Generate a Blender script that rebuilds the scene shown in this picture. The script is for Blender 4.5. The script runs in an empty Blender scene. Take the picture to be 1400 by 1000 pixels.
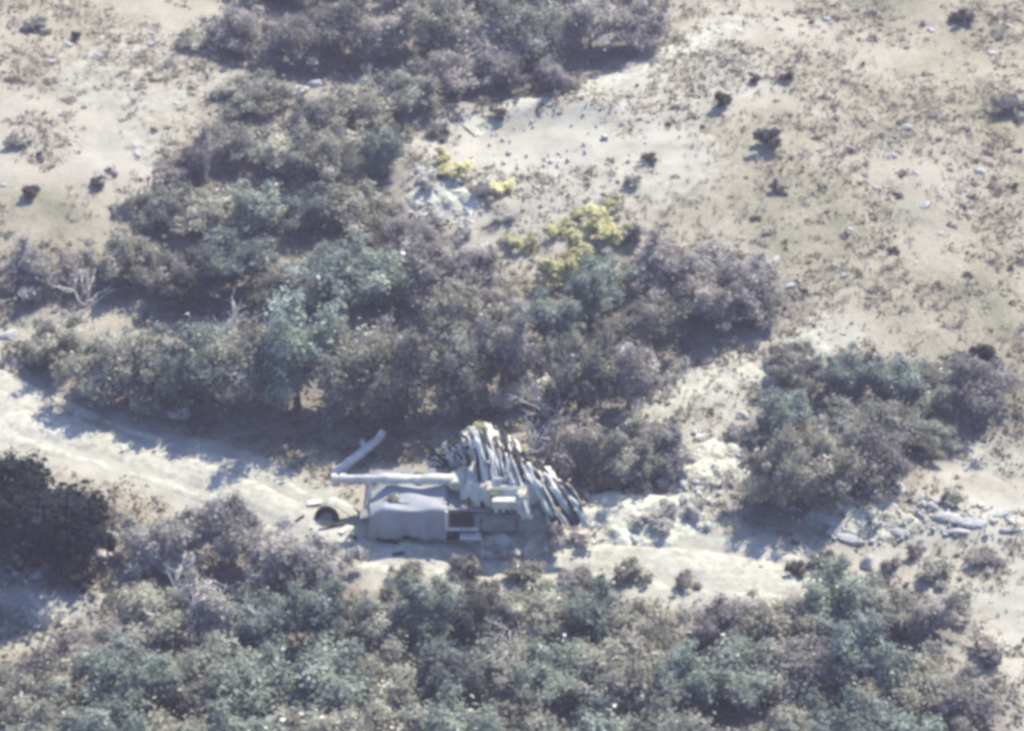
import bpy, bmesh, math, random
import numpy as np
from mathutils import Vector, Matrix

random.seed(7)
rng = np.random.default_rng(11)
scene = bpy.context.scene
COL = scene.collection

# ------------------------------------------------------------------ camera
PITCH = math.radians(38.0)
DIST = 120.0
LENS = 96.0
CAM = np.array([0.0, -DIST * math.cos(PITCH), DIST * math.sin(PITCH)])
cam_data = bpy.data.cameras.new("camera")
cam_data.lens = LENS
cam_data.sensor_width = 36.0
cam_data.clip_start = 1.0
cam_data.clip_end = 6000.0
cam = bpy.data.objects.new("camera", cam_data)
COL.objects.link(cam)
cam.location = CAM
cam.rotation_euler = (math.pi / 2 - PITCH, 0, 0)
scene.camera = cam

# ------------------------------------------------------------------ sky and sun
SUN_EL = math.radians(49.0)
SUN_AZ = math.radians(33.0)          # clockwise from +Y (away from the camera) towards +X
world = bpy.data.worlds.new("World")
scene.world = world
world.use_nodes = True
wn = world.node_tree
for n in list(wn.nodes):
    wn.nodes.remove(n)
sky = wn.nodes.new("ShaderNodeTexSky")
sky.sky_type = 'NISHITA'
sky.sun_disc = False
sky.sun_elevation = SUN_EL
sky.sun_rotation = SUN_AZ
sky.dust_density = 0.3
sky.ozone_density = 6.0
bg = wn.nodes.new("ShaderNodeBackground")
bg.inputs["Strength"].default_value = 0.14
wo = wn.nodes.new("ShaderNodeOutputWorld")
wn.links.new(sky.outputs[0], bg.inputs[0])
wn.links.new(bg.outputs[0], wo.inputs[0])

sun_data = bpy.data.lights.new("sun", 'SUN')
sun_data.energy = 4.5
sun_data.angle = math.radians(0.6)
sun_data.color = (1.0, 0.925, 0.77)
sun = bpy.data.objects.new("sun", sun_data)
COL.objects.link(sun)
sd = Vector((math.sin(SUN_AZ) * math.cos(SUN_EL), math.cos(SUN_AZ) * math.cos(SUN_EL), math.sin(SUN_EL)))
sun.rotation_euler = (-sd).to_track_quat('-Z', 'Y').to_euler()
sun.location = sd * 150

scene.view_settings.view_transform = 'Standard'
scene.view_settings.look = 'None'
scene.view_settings.gamma = 1.0
scene.view_settings.exposure = 0.95
scene.view_settings.use_curve_mapping = False
scene.render.engine = 'CYCLES'
scene.cycles.use_denoising = True
scene.cycles.max_bounces = 4
scene.cycles.diffuse_bounces = 2
scene.cycles.transmission_bounces = 2
scene.cycles.volume_bounces = 0
scene.cycles.transparent_max_bounces = 4
scene.cycles.filter_width = 3.8
scene.cycles.use_adaptive_sampling = True
scene.cycles.adaptive_threshold = 0.04

# ------------------------------------------------------------------ maths helpers
def vnoise(x, y, seed=0):
    """smooth value noise on numpy arrays, 0..1"""
    x = np.asarray(x, float); y = np.asarray(y, float)
    xi = np.floor(x).astype(np.int64); yi = np.floor(y).astype(np.int64)
    xf = x - xi; yf = y - yi
    u = xf * xf * (3 - 2 * xf); v = yf * yf * (3 - 2 * yf)
    def h(a, b):
        n = (a * 374761393 + b * 668265263 + seed * 1274126177) & 0x7fffffff
        n = ((n ^ (n >> 13)) * 1274126177) & 0x7fffffff
        return ((n ^ (n >> 16)) & 0xffff) / 65535.0
    return (h(xi, yi) * (1 - u) + h(xi + 1, yi) * u) * (1 - v) + (h(xi, yi + 1) * (1 - u) + h(xi + 1, yi + 1) * u) * v

def fbm(x, y, seed=0, oct=4):
    s = 0; a = 0.5; f = 1.0
    for k in range(oct):
        s = s + a * vnoise(x * f, y * f, seed + k * 17)
        a *= 0.5; f *= 2.03
    return s

FPX = 1400 * LENS / 36.0
cp, sp = math.cos(PITCH), math.sin(PITCH)

def ray(px, py):
    a = (px - 700) / FPX; b = -(py - 500) / FPX
    # camera axes in world: right (1,0,0), up (0,sp,cp), forward (0,cp,-sp)
    d = np.array([a, cp + b * sp, -sp + b * cp])
    return d / np.linalg.norm(d)

def flat(px, py):
    d = ray(px, py)
    t = -CAM[2] / d[2]
    p = CAM + d * t
    return p[0], p[1]

MOUNDS = []
for (px, py, rx, ry, hh) in [
    (722, 738, 1.6, 0.9, 0.25), (860, 705, 3.2, 1.4, 0.25), (960, 650, 2.2, 1.8, 0.3),
    (610, 270, 2.6, 2.2, 0.3), (730, 290, 4.2, 2.4, 0.4), (735, 165, 5.0, 1.0, 0.5),
    (1200, 690, 3.2, 1.7, 0.35), (1330, 715, 3.0, 1.2, 0.35), (1150, 300, 14, 12, 1.4), (100, 150, 12, 14, 1.6),
]:
    fx, fy = flat(px, py)
    MOUNDS.append((fx, fy, rx, ry, hh))

def height(x, y):
    x = np.asarray(x, float); y = np.asarray(y, float)
    z = (fbm(x / 22, y / 22, 3, 3) - 0.45) * 2.0
    z = z + (fbm(x / 4.5, y / 4.5, 9, 3) - 0.45) * 0.55
    z = z + (fbm(x / 0.9, y / 0.9, 21, 2) - 0.37) * 0.10
    for (mx, my, rx, ry, hh) in MOUNDS:
        z = z + hh * np.exp(-(((x - mx) / rx) ** 2 + ((y - my) / ry) ** 2))
    far = np.clip((np.hypot(x, y - 10) - 70) / 200, 0, 1)
    return z * (1 - far)

def ground(px, py):
    """the terrain point that stands at a given place of the photograph"""
    d = ray(px, py)
    t = -CAM[2] / d[2]
    for _ in range(12):
        p = CAM + d * t
        t = t + (p[2] - float(height(p[0], p[1]))) / -d[2]
    p = CAM + d * t
    return Vector((p[0], p[1], float(height(p[0], p[1]))))

# ------------------------------------------------------------------ object helpers
def tag(o, label=None, cat=None, group=None, kind=None):
    if label: o["label"] = label
    if cat: o["category"] = cat
    if group: o["group"] = group
    if kind: o["kind"] = kind
    return o

def link(name, me, mat=None, parent=None):
    o = bpy.data.objects.new(name, me)
    COL.objects.link(o)
    if mat is not None and me is not None and not me.materials:
        me.materials.append(mat)
    if parent is not None:
        o.parent = parent
    return o

def empty(name, loc, rz=0.0):
    o = bpy.data.objects.new(name, None)
    COL.objects.link(o)
    o.location = loc
    o.rotation_euler = (0, 0, rz)
    o.empty_display_size = 0.3
    return o

def mesh_np(name, verts, faces, smooth=False, attr=None, attr_name="tint"):
    me = bpy.data.meshes.new(name)
    verts = np.asarray(verts, np.float32)
    faces = np.asarray(faces, np.int32)
    k = faces.shape[1]
    me.vertices.add(len(verts)); me.vertices.foreach_set("co", verts.ravel())
    me.loops.add(faces.size); me.loops.foreach_set("vertex_index", faces.ravel())
    me.polygons.add(len(faces))
    me.polygons.foreach_set("loop_start", np.arange(0, faces.size, k, dtype=np.int32))
    me.polygons.foreach_set("loop_total", np.full(len(faces), k, np.int32))
    me.update(calc_edges=True)
    if smooth:
        me.polygons.foreach_set("use_smooth", np.ones(len(faces), bool))
    if attr is not None:
        a = me.attributes.new(attr_name, 'FLOAT', 'POINT')
        a.data.foreach_set("value", np.asarray(attr, np.float32))
    return me

def bm_mesh(bm, name, smooth=False):
    me = bpy.data.meshes.new(name)
    bmesh.ops.recalc_face_normals(bm, faces=bm.faces)
    bm.to_mesh(me); bm.free()
    if smooth:
        for p in me.polygons: p.use_smooth = True
    return me

def box_bm(sx, sy, sz, c=(0, 0, 0), bev=0.02, rot=None, bm=None):
    own = bmesh.new()
    bmesh.ops.create_cube(own, size=1.0)
    for v in own.verts:
        v.co = Vector((v.co.x * sx, v.co.y * sy, v.co.z * sz))
    if bev:
        bmesh.ops.bevel(own, geom=list(own.edges), offset=bev, segments=1, affect='EDGES')
    if rot is not None:
        bmesh.ops.rotate(own, verts=own.verts, cent=(0, 0, 0), matrix=rot)
    bmesh.ops.translate(own, verts=own.verts, vec=c)
    if bm is None:
        return own
    tmp = bpy.data.meshes.new("tmp"); own.to_mesh(tmp); own.free()
    bm.from_mesh(tmp); bpy.data.meshes.remove(tmp)
    return bm

def tube_np(path, radii, sides=7, seed=0, rough=0.0):
    """tapered tube along a path -> verts, quads"""
    path = np.asarray(path, float); n = len(path)
    r0 = np.random.default_rng(seed)
    V = []; F = []
    up = np.array([0.13, 0.27, 0.95])
    for i in range(n):
        t = path[min(i + 1, n - 1)] - path[max(i - 1, 0)]
        t = t / (np.linalg.norm(t) + 1e-9)
        a = np.cross(t, up)
        if np.linalg.norm(a) < 0.1: a = np.cross(t, [1, 0, 0])
        a /= np.linalg.norm(a); b = np.cross(t, a)
        for k in range(sides):
            th = 2 * math.pi * k / sides
            rr = radii[i] * (1 + rough * (r0.random() - 0.5))
            V.append(path[i] + (a * math.cos(th) + b * math.sin(th)) * rr)
    for i in range(n - 1):
        for k in range(sides):
            k2 = (k + 1) % sides
            F.append((i * sides + k, i * sides + k2, (i + 1) * sides + k2, (i + 1) * sides + k))
    c0 = len(V); V.append(path[0]); V.append(path[-1])
    for k in range(sides):
        k2 = (k + 1) % sides
        F.append((c0, k2, k, k)); F.append((c0 + 1, (n - 1) * sides + k, (n - 1) * sides + k2, (n - 1) * sides + k2))
    return np.array(V), F

def poly_mesh(name, V, F, smooth=True):
    me = bpy.data.meshes.new(name)
    F2 = [tuple(dict.fromkeys(f)) for f in F]
    me.from_pydata([tuple(v) for v in V], [], F2)
    me.update()
    if smooth:
        for p in me.polygons: p.use_smooth = True
    return me

class Tubes:
    def __init__(self): self.V = []; self.F = []; self.n = 0
    def add(self, path, radii, sides=6, seed=0, rough=0.0):
        V, F = tube_np(path, radii, sides, seed, rough)
        self.V.append(V); self.F += [tuple(i + self.n for i in f) for f in F]; self.n += len(V)
    def mesh(self, name): return poly_mesh(name, np.concatenate(self.V), self.F)

# ------------------------------------------------------------------ materials
def mat_new(name):
    m = bpy.data.materials.new(name)
    m.use_nodes = True
    nt = m.node_tree
    for n in list(nt.nodes): nt.nodes.remove(n)
    out = nt.nodes.new("ShaderNodeOutputMaterial")
    return m, nt, out

def N(nt, t, **kw):
    n = nt.nodes.new(t)
    for k, v in kw.items():
        if k in n.inputs: n.inputs[k].default_value = v
        else: setattr(n, k, v)
    return n

def ramp(nt, src, stops):
    r = nt.nodes.new("ShaderNodeValToRGB")
    cr = r.color_ramp
    while len(cr.elements) < len(stops): cr.elements.new(0.5)
    for e, (p, c) in zip(cr.elements, stops):
        e.position = p; e.color = (*c, 1)
    nt.links.new(src, r.inputs[0])
    return r.outputs[0]

def mixc(nt, fac, a, b, mode='MIX'):
    m = nt.nodes.new("ShaderNodeMix"); m.data_type = 'RGBA'; m.blend_type = mode
    for sock, v in ((m.inputs[0], fac), (m.inputs[6], a), (m.inputs[7], b)):
        if isinstance(v, (int, float)): sock.default_value = v
        elif isinstance(v, tuple): sock.default_value = (*v, 1)
        else: nt.links.new(v, sock)
    return m.outputs[2]

def noise_out(nt, coord, scale, detail=4, rough=0.55):
    n = N(nt, "ShaderNodeTexNoise", Scale=scale, Detail=detail, Roughness=rough)
    nt.links.new(coord, n.inputs["Vector"])
    return n.outputs["Fac"]

def earth_mat(name, stops, scale=0.35, fine=5.0, bump=0.5, extra=None):
    m, nt, out = mat_new(name)
    g = N(nt, "ShaderNodeNewGeometry")
    pos = g.outputs["Position"]
    big = noise_out(nt, pos, scale, 5, 0.62)
    col = ramp(nt, big, stops)
    f = noise_out(nt, pos, fine, 4, 0.7)
    fr = ramp(nt, f, [(0.3, (0.62, 0.62, 0.62)), (0.55, (1, 1, 1)), (0.75, (1.18, 1.17, 1.14))])
    col = mixc(nt, 1.0, col, fr, 'MULTIPLY')
    if extra: col = extra(nt, pos, col)
    b = N(nt, "ShaderNodeBsdfPrincipled", Roughness=0.95)
    b.inputs["Specular IOR Level"].default_value = 0.15
    nt.links.new(col, b.inputs["Base Color"])
    bp = N(nt, "ShaderNodeBump", Strength=bump, Distance=0.12)
    nt.links.new(f, bp.inputs["Height"])
    nt.links.new(bp.outputs[0], b.inputs["Normal"])
    nt.links.new(b.outputs[0], out.inputs[0])
    return m

def ground_extra(nt, pos, col):
    # patches of dry grass, pinkish bare soil, and fallen leaves mixed with painted shade near the trees
    n2 = noise_out(nt, pos, 0.11, 3, 0.5)
    soil = ramp(nt, n2, [(0.42, (0, 0, 0)), (0.62, (1, 1, 1))])
    col = mixc(nt, soil, col, mixc(nt, 0.6, col, (0.42, 0.385, 0.325)))
    v = N(nt, "ShaderNodeTexVoronoi", Scale=2.3); nt.links.new(pos, v.inputs["Vector"])
    spots = ramp(nt, v.outputs["Distance"], [(0.05, (1, 1, 1)), (0.22, (0, 0, 0))])
    n3 = noise_out(nt, pos, 0.9, 3, 0.6)
    sel = ramp(nt, n3, [(0.52, (0, 0, 0)), (0.6, (1, 1, 1))])
    k = mixc(nt, 1.0, spots, sel, 'MULTIPLY')
    col = mixc(nt, k, col, (0.17, 0.165, 0.12))
    ba = N(nt, "ShaderNodeAttribute", attribute_name="bare")
    bc = ramp(nt, noise_out(nt, pos, 0.8, 4, 0.6), [(0.3, (0.304, 0.289, 0.237)), (0.5, (0.380, 0.364, 0.305)), (0.7, (0.433, 0.413, 0.352))])
    bk = N(nt, "ShaderNodeMath", operation='MULTIPLY_ADD'); nt.links.new(noise_out(nt, pos, 1.6, 5, 0.7), bk.inputs[0]); bk.inputs[1].default_value = 1.6; bk.inputs[2].default_value = -0.8
    bs = N(nt, "ShaderNodeMath", operation='ADD'); nt.links.new(ba.outputs["Fac"], bs.inputs[0]); nt.links.new(bk.outputs[0], bs.inputs[1])
    col = mixc(nt, ramp(nt, bs.outputs[0], [(0.3, (0, 0, 0)), (0.62, (1, 1, 1))]), col, bc)
    a = N(nt, "ShaderNodeAttribute", attribute_name="litter_and_shade")
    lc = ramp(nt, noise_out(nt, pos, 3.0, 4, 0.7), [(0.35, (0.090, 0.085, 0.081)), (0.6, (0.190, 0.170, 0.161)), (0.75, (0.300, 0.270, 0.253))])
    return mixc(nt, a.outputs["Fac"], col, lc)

M = {}
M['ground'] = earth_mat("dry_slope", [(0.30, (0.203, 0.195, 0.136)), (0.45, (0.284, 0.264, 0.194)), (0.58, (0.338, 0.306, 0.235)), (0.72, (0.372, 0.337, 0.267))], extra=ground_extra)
M['track'] = earth_mat("pale_track_dust", [(0.3, (0.371, 0.364, 0.301)), (0.5, (0.458, 0.448, 0.375)), (0.7, (0.509, 0.494, 0.419))], scale=0.6, fine=3.0, bump=0.25)
M['path'] = earth_mat("grey_path_dust", [(0.3, (0.307, 0.295, 0.259)), (0.5, (0.371, 0.355, 0.313)), (0.7, (0.404, 0.383, 0.337))], scale=0.6, fine=3.0, bump=0.25)
M['spoil'] = earth_mat("pale_broken_earth", [(0.3, (0.42, 0.415, 0.33)), (0.5, (0.58, 0.575, 0.47)), (0.7, (0.68, 0.67, 0.56))], scale=0.9, fine=4.0, bump=0.8)
M['stone'] = earth_mat("pale_stone", [(0.3, (0.421, 0.418, 0.400)), (0.5, (0.505, 0.503, 0.478)), (0.7, (0.566, 0.565, 0.549))], scale=1.4, fine=7.0, bump=0.5)

def leaf_mat(name, dark, mid, light, trans=0.5, pale=None):
    m, nt, out = mat_new(name)
    a = N(nt, "ShaderNodeAttribute", attribute_name="tint")
    stops = [(0.0, dark), (0.5, mid), (0.9, light)]
    if pale: stops.append((0.985, pale))
    col = ramp(nt, a.outputs["Fac"], stops)
    oi = N(nt, "ShaderNodeObjectInfo")
    var = ramp(nt, oi.outputs["Random"], [(0.0, (0.62, 0.60, 0.62)), (0.4, (0.95, 0.95, 0.95)), (0.7, (1.12, 1.05, 1.0)), (1.0, (1.32, 1.30, 1.26))])
    col = mixc(nt, 1.0, col, var, 'MULTIPLY')
    g = N(nt, "ShaderNodeNewGeometry")
    patch = ramp(nt, noise_out(nt, g.outputs["Position"], 0.8, 3, 0.6), [(0.3, (0.68, 0.68, 0.68)), (0.7, (1.35, 1.35, 1.35))])
    col = mixc(nt, 1.0, col, patch, 'MULTIPLY')
    d = N(nt, "ShaderNodeBsdfPrincipled", Roughness=0.7)
    d.inputs["Specular IOR Level"].default_value = 0.25
    t = N(nt, "ShaderNodeBsdfTranslucent")
    nt.links.new(col, d.inputs["Base Color"]); nt.links.new(col, t.inputs["Color"])
    mx = N(nt, "ShaderNodeMixShader"); mx.inputs[0].default_value = trans
    nt.links.new(d.outputs[0], mx.inputs[1]); nt.links.new(t.outputs[0], mx.inputs[2])
    nt.links.new(mx.outputs[0], out.inputs[0])
    return m

M['leaf_grey'] = leaf_mat("dusty_grey_green_leaves", (0.158, 0.167, 0.140), (0.354, 0.366, 0.305), (0.566, 0.561, 0.480), pale=(0.847, 0.838, 0.785))
M['leaf_teal'] = leaf_mat("blue_green_leaves", (0.134, 0.167, 0.150), (0.291, 0.351, 0.305), (0.487, 0.536, 0.473), pale=(0.818, 0.826, 0.768))
M['leaf_mauve'] = leaf_mat("brownish_grey_leaves", (0.181, 0.174, 0.167), (0.387, 0.374, 0.352), (0.605, 0.581, 0.542), pale=(0.798, 0.773, 0.739))
M['leaf_dark'] = leaf_mat("dark_evergreen_leaves", (0.017, 0.023, 0.025), (0.032, 0.042, 0.043), (0.056, 0.077, 0.069))
M['leaf_dusk'] = leaf_mat("dark_scrub_leaves", (0.035, 0.036, 0.032), (0.085, 0.085, 0.072), (0.16, 0.155, 0.13))
M['leaf_yellow'] = leaf_mat("yellow_green_leaves", (0.40, 0.40, 0.20), (0.57, 0.565, 0.31), (0.70, 0.69, 0.45), trans=0.45)
M['leaf_straw'] = leaf_mat("bleached_leaves", (0.48, 0.475, 0.43), (0.68, 0.67, 0.62), (0.80, 0.79, 0.74))
M['grass'] = leaf_mat("dry_grass_blades", (0.180, 0.176, 0.132), (0.360, 0.342, 0.274), (0.540, 0.504, 0.450), trans=0.3)
M['leaf_pale'] = leaf_mat("pale_grey_leaves", (0.22, 0.22, 0.21), (0.42, 0.415, 0.395), (0.60, 0.59, 0.56), pale=(0.72, 0.71, 0.68))
M['slope_scrub'] = leaf_mat("dry_cushion_plants", (0.115, 0.108, 0.090), (0.310, 0.282, 0.230), (0.506, 0.463, 0.392), pale=(0.690, 0.644, 0.571))
M['scrub'] = leaf_mat("low_scrub_leaves", (0.125, 0.127, 0.103), (0.301, 0.289, 0.234), (0.560, 0.530, 0.440), pale=(0.784, 0.777, 0.660))

def simple_mat(name, c0, c1, scale=3.0, rough=0.8, metal=0.0, bump=0.2, obj=True):
    m, nt, out = mat_new(name)
    tc = N(nt, "ShaderNodeTexCoord")
    f = noise_out(nt, tc.outputs["Object"], scale, 5, 0.65)
    col = ramp(nt, f, [(0.32, c0), (0.68, c1)])
    b = N(nt, "ShaderNodeBsdfPrincipled", Roughness=rough, Metallic=metal)
    b.inputs["Specular IOR Level"].default_value = 0.3
    nt.links.new(col, b.inputs["Base Color"])
    bp = N(nt, "ShaderNodeBump", Strength=bump, Distance=0.03)
    nt.links.new(f, bp.inputs["Height"]); nt.links.new(bp.outputs[0], b.inputs["Normal"])
    nt.links.new(b.outputs[0], out.inputs[0])
    return m

M['bark'] = simple_mat("grey_bark", (0.10, 0.09, 0.08), (0.20, 0.18, 0.16), 6)
M['bleached'] = simple_mat("bleached_wood", (0.50, 0.48, 0.47), (0.70, 0.68, 0.66), 5)
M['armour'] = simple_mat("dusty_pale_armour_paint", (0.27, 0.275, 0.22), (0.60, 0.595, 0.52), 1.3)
M['armour_shaded'] = simple_mat("dusty_shaded_armour_paint", (0.17, 0.18, 0.175), (0.33, 0.335, 0.33), 1.1)  # darker copy of the armour paint, hull-side shade put into its colour
M['gun'] = simple_mat("pale_gun_paint", (0.40, 0.395, 0.35), (0.72, 0.71, 0.66), 2.6, rough=0.7)
M['rubber'] = simple_mat("dark_track_rubber", (0.03, 0.03, 0.03), (0.09, 0.085, 0.08), 7)
M['dark'] = simple_mat("scorched_metal_and_shade", (0.02, 0.02, 0.022), (0.05, 0.048, 0.045), 6)  # dark metal, also paints the unlit insides of the hatches
M['cloth_dark'] = simple_mat("shaded_gap_cloth", (0.015, 0.015, 0.018), (0.05, 0.05, 0.055), 5)  # near-black strips stand in for shaded gaps between the pale ones
M['cloth_green'] = simple_mat("pale_green_cloth", (0.45, 0.47, 0.34), (0.66, 0.67, 0.52), 4)
M['tarp'] = simple_mat("grey_tarpaulin", (0.28, 0.29, 0.31), (0.36, 0.37, 0.39), 1.2)
M['plank'] = simple_mat("stained_pale_cloth", (0.42, 0.41, 0.36), (0.80, 0.79, 0.73), 6)

# ------------------------------------------------------------------ where the trees stand (photo place -> ground)
ORD = ["first", "second", "third", "fourth", "fifth", "sixth", "seventh", "eighth", "ninth", "tenth", "eleventh", "twelfth", "thirteenth", "fourteenth"]
# rows: name, list of (px, py, height m, radius m, style)
g, t, m_, d, st, pl = 'leaf_grey', 'leaf_teal', 'leaf_mauve', 'leaf_dark', 'leaf_straw', 'leaf_pale'
ROWS = [
    ("topmost row of the upper wood", [(300, -25, 4.0, 2.2, m_), (385, 0, 4.2, 2.4, m_), (470, 5, 4.0, 2.3, g), (560, 0, 4.2, 2.4, m_), (650, 5, 4.4, 2.4, g), (735, 0, 4.2, 2.3, g), (810, -5, 4.0, 2.2, m_), (880, -20, 3.6, 2.0, m_)]),
    ("middle row of the upper wood", [(325, 70, 3.6, 2.1, m_), (395, 85, 3.8, 2.2, m_), (465, 75, 3.8, 2.2, g), (535, 80, 4.0, 2.2, m_), (600, 70, 4.0, 2.2, g), (665, 80, 4.0, 2.3, m_), (735, 75, 4.2, 2.3, g), (800, 70, 3.8, 2.1, m_), (860, 65, 3.2, 1.8, m_)]),
    ("lower row of the upper wood", [(350, 140, 2.6, 1.7, g), (430, 180, 3.0, 1.9, g), (500, 165, 3.2, 1.9, g), (565, 150, 3.2, 1.8, g), (630, 125, 3.0, 1.7, m_), (690, 118, 3.0, 1.7, m_), (750, 120, 2.6, 1.5, m_)]),
    ("uppermost row of the left wood", [(275, 235, 2.4, 1.6, m_), (330, 225, 3.0, 1.8, g), (395, 235, 3.2, 2.0, g), (460, 240, 3.2, 1.9, g), (525, 235, 2.8, 1.7, t)]),
    ("second row of the left wood", [(225, 300, 2.4, 1.6, g), (290, 310, 3.0, 1.9, g), (360, 315, 3.2, 1.9, t), (430, 320, 3.2, 1.9, t), (500, 310, 3.4, 1.9, g), (565, 350, 3.0, 1.8, m_)]),
    ("third row of the left wood", [(45, 400, 2.2, 1.5, m_), (110, 385, 2.6, 1.6, m_), (180, 390, 3.0, 1.8, g), (250, 400, 3.2, 1.9, g), (320, 405, 3.4, 2.0, t), (390, 410, 3.4, 1.9, g), (455, 405, 3.4, 1.9, t), (520, 410, 3.6, 2.0, t), (590, 405, 3.6, 2.0, m_), (655, 400, 3.6, 1.9, m_)]),
    ("front row of the left wood", [(85, 500, 2.6, 1.5, g), (140, 535, 3.4, 1.8, g), (205, 550, 3.8, 2.0, g), (275, 545, 4.2, 2.0, t), (345, 555, 4.8, 2.1, g), (415, 555, 5.2, 2.2, t), (485, 560, 5.4, 2.2, g), (555, 560, 5.4, 2.2, g), (625, 552, 5.0, 2.0, g), (692, 548, 4.6, 1.8, m_)]),
    ("back row below the clearing", [(640, 460, 3.4, 1.8, g), (690, 445, 3.2, 1.7, m_), (745, 470, 3.2, 1.6, t), (800, 430, 2.8, 1.6, t), (905, 395, 3.2, 1.9, m_), (965, 400, 3.4, 1.9, m_), (1020, 415, 3.0, 1.7, m_)]),
    ("front row below the clearing", [(795, 560, 4.8, 1.9, g), (860, 575, 4.8, 1.9, m_), (895, 465, 3.0, 2.0, g), (960, 442, 2.6, 2.0, m_), (1015, 430, 2.4, 1.7, m_)]),
    ("dark clump right of the turret", [(795, 645, 3.2, 1.6, m_), (850, 655, 3.2, 1.7, g), (900, 640, 3.0, 1.5, m_)]),
    ("back row of the right grove", [(1085, 520, 2.2, 1.5, g), (1150, 525, 2.4, 1.6, t), (1215, 530, 2.6, 1.7, t), (1275, 550, 2.8, 1.8, g), (1345, 550, 2.8, 1.8, m_)]),
    ("middle row of the right grove", [(1075, 600, 2.8, 1.8, t), (1145, 605, 2.8, 1.8, g), (1210, 610, 2.6, 1.7, g), (1275, 610, 1.8, 1.3, g)]),
    ("front row of the right grove", [(1065, 690, 4.0, 1.9, g), (1125, 680, 4.2, 2.0, g), (1185, 660, 3.2, 1.7, m_)]),
    ("row on the near left track edge", [(212, 772, 3.6, 1.8, pl), (250, 765, 4.0, 2.1, pl), (320, 765, 3.8, 2.0, pl), (385, 785, 3.4, 1.8, pl), (445, 810, 2.8, 1.5, pl)]),
    ("back row of the bottom thicket", [(60, 945, 2.4, 1.6, m_), (145, 905, 2.6, 1.7, m_), (210, 870, 3.0, 1.9, g), (290, 870, 3.0, 1.9, m_), (365, 875, 3.0, 1.9, t), (440, 880, 3.0, 1.9, t), (515, 880, 3.0, 1.9, g), (590, 870, 3.0, 1.8, t), (660, 860, 2.8, 1.7, g), (735, 865, 2.8, 1.7, g), (810, 870, 2.8, 1.7, t), (880, 885, 2.6, 1.6, g)]),
    ("middle row of the bottom thicket", [(20, 985, 3.0, 1.9, g), (100, 970, 3.2, 2.0, g), (185, 960, 3.4, 2.0, t), (270, 960, 3.4, 2.1, g), (355, 960, 3.4, 2.0, t), (440, 965, 3.4, 2.1, t), (525, 960, 3.4, 2.0, g), (610, 950, 3.2, 2.0, t), (690, 945, 3.2, 2.0, g), (770, 950, 3.2, 2.0, t), (850, 960, 3.2, 1.9, g), (925, 955, 3.0, 1.8, t)]),
    ("front row of the bottom thicket", [(65, 1070, 3.4, 2.1, g), (155, 1060, 3.4, 2.1, t), (250, 1060, 3.6, 2.2, g), (345, 1060, 3.6, 2.2, t), (440, 1060, 3.6, 2.2, g), (535, 1055, 3.6, 2.2, g), (630, 1050, 3.4, 2.2, t), (720, 1050, 3.4, 2.1, g), (810, 1055, 3.4, 2.1, t), (900, 1060, 3.4, 2.1, g)]),
    ("upper row of the lower right thicket", [(995, 880, 2.4, 1.6, m_), (1065, 865, 2.8, 1.8, g), (1135, 855, 3.0, 1.9, t), (1205, 860, 3.0, 1.9, g), (1265, 870, 2.6, 1.7, m_)]),
    ("middle row of the lower right thicket", [(1010, 960, 3.2, 2.0, t), (1090, 950, 3.2, 2.1, m_), (1170, 945, 3.4, 2.1, t), (1250, 950, 3.2, 2.0, g), (1310, 965, 2.6, 1.7, m_)]),
    ("bottom row of the lower right thicket", [(985, 1050, 3.4, 2.1, m_), (1075, 1050, 3.4, 2.1, g), (1165, 1045, 3.4, 2.1, t), (1250, 1050, 3.2, 2.0, t), (1325, 1065, 2.6, 1.7, g)]),
]
SOLO = [
    (50, 772, 5.2, 2.7, d, "very dark dense round tree beside the track at the left edge"),
    (1335, 520, 2.0, 1.2, d, "small dark tree standing against the pale slope at right"),
    (112, 760, 3.6, 1.5, d, "dark bushy tree leaning out from the big dark tree by the track"),
    (820, 410, 2.6, 1.4, t, "green tree below the yellow bushes of the pale clearing"),
]
TREES = []
for rname, lst in ROWS:
    for i, (px, py, h, r, s) in enumerate(lst):
        p = ground(px + random.uniform(-9, 9), py + random.uniform(-9, 9))
        look = {g: "grey-green", t: "bluish-green", m_: "brownish-grey", st: "bleached", pl: "pale grey"}[s]
        lab = "%s bushy tree, %s from left in the %s" % (look, ORD[i], rname)
        if i == 0: lab = "%s bushy tree, leftmost in the %s" % (look, rname)
        if i == len(lst) - 1: lab = "%s bushy tree, rightmost in the %s" % (look, rname)
        TREES.append((p, h * (random.uniform(0.9, 1.1) if "front row" in rname else random.uniform(0.62, 1.02)), r * random.uniform(0.78, 1.08), s, lab, rname))
for (px, py, h, r, s, lab) in SOLO:
    TREES.append((ground(px, py), h, r, s, lab, None))

# ------------------------------------------------------------------ ground
def axis(lo, hi, step):
    core = np.arange(lo, hi + step * 0.5, step)
    out = np.array([3, 7, 14, 26, 50, 100, 220, 500, 1200, 3000.0])
    return np.concatenate([(lo - out)[::-1], core, hi + out])
gx = axis(-38, 38, 0.27); gy = axis(-36, 66, 0.30)
X, Y = np.meshgrid(gx, gy)
Z = height(X, Y)
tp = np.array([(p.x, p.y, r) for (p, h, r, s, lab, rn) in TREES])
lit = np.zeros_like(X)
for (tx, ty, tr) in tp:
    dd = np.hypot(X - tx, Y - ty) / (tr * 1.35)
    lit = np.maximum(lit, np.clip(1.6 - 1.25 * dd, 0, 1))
lit = np.clip(lit * (0.35 + 1.1 * fbm(X / 1.3, Y / 1.3, 77, 3)), 0, 1) * 0.9  # fallen-leaf darkening, spread past the crowns as painted shade
nx, ny = len(gx), len(gy)
idx = np.arange(nx * ny).reshape(ny, nx)
F = np.stack([idx[:-1, :-1], idx[:-1, 1:], idx[1:, 1:], idx[1:, :-1]], -1).reshape(-1, 4)
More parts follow.
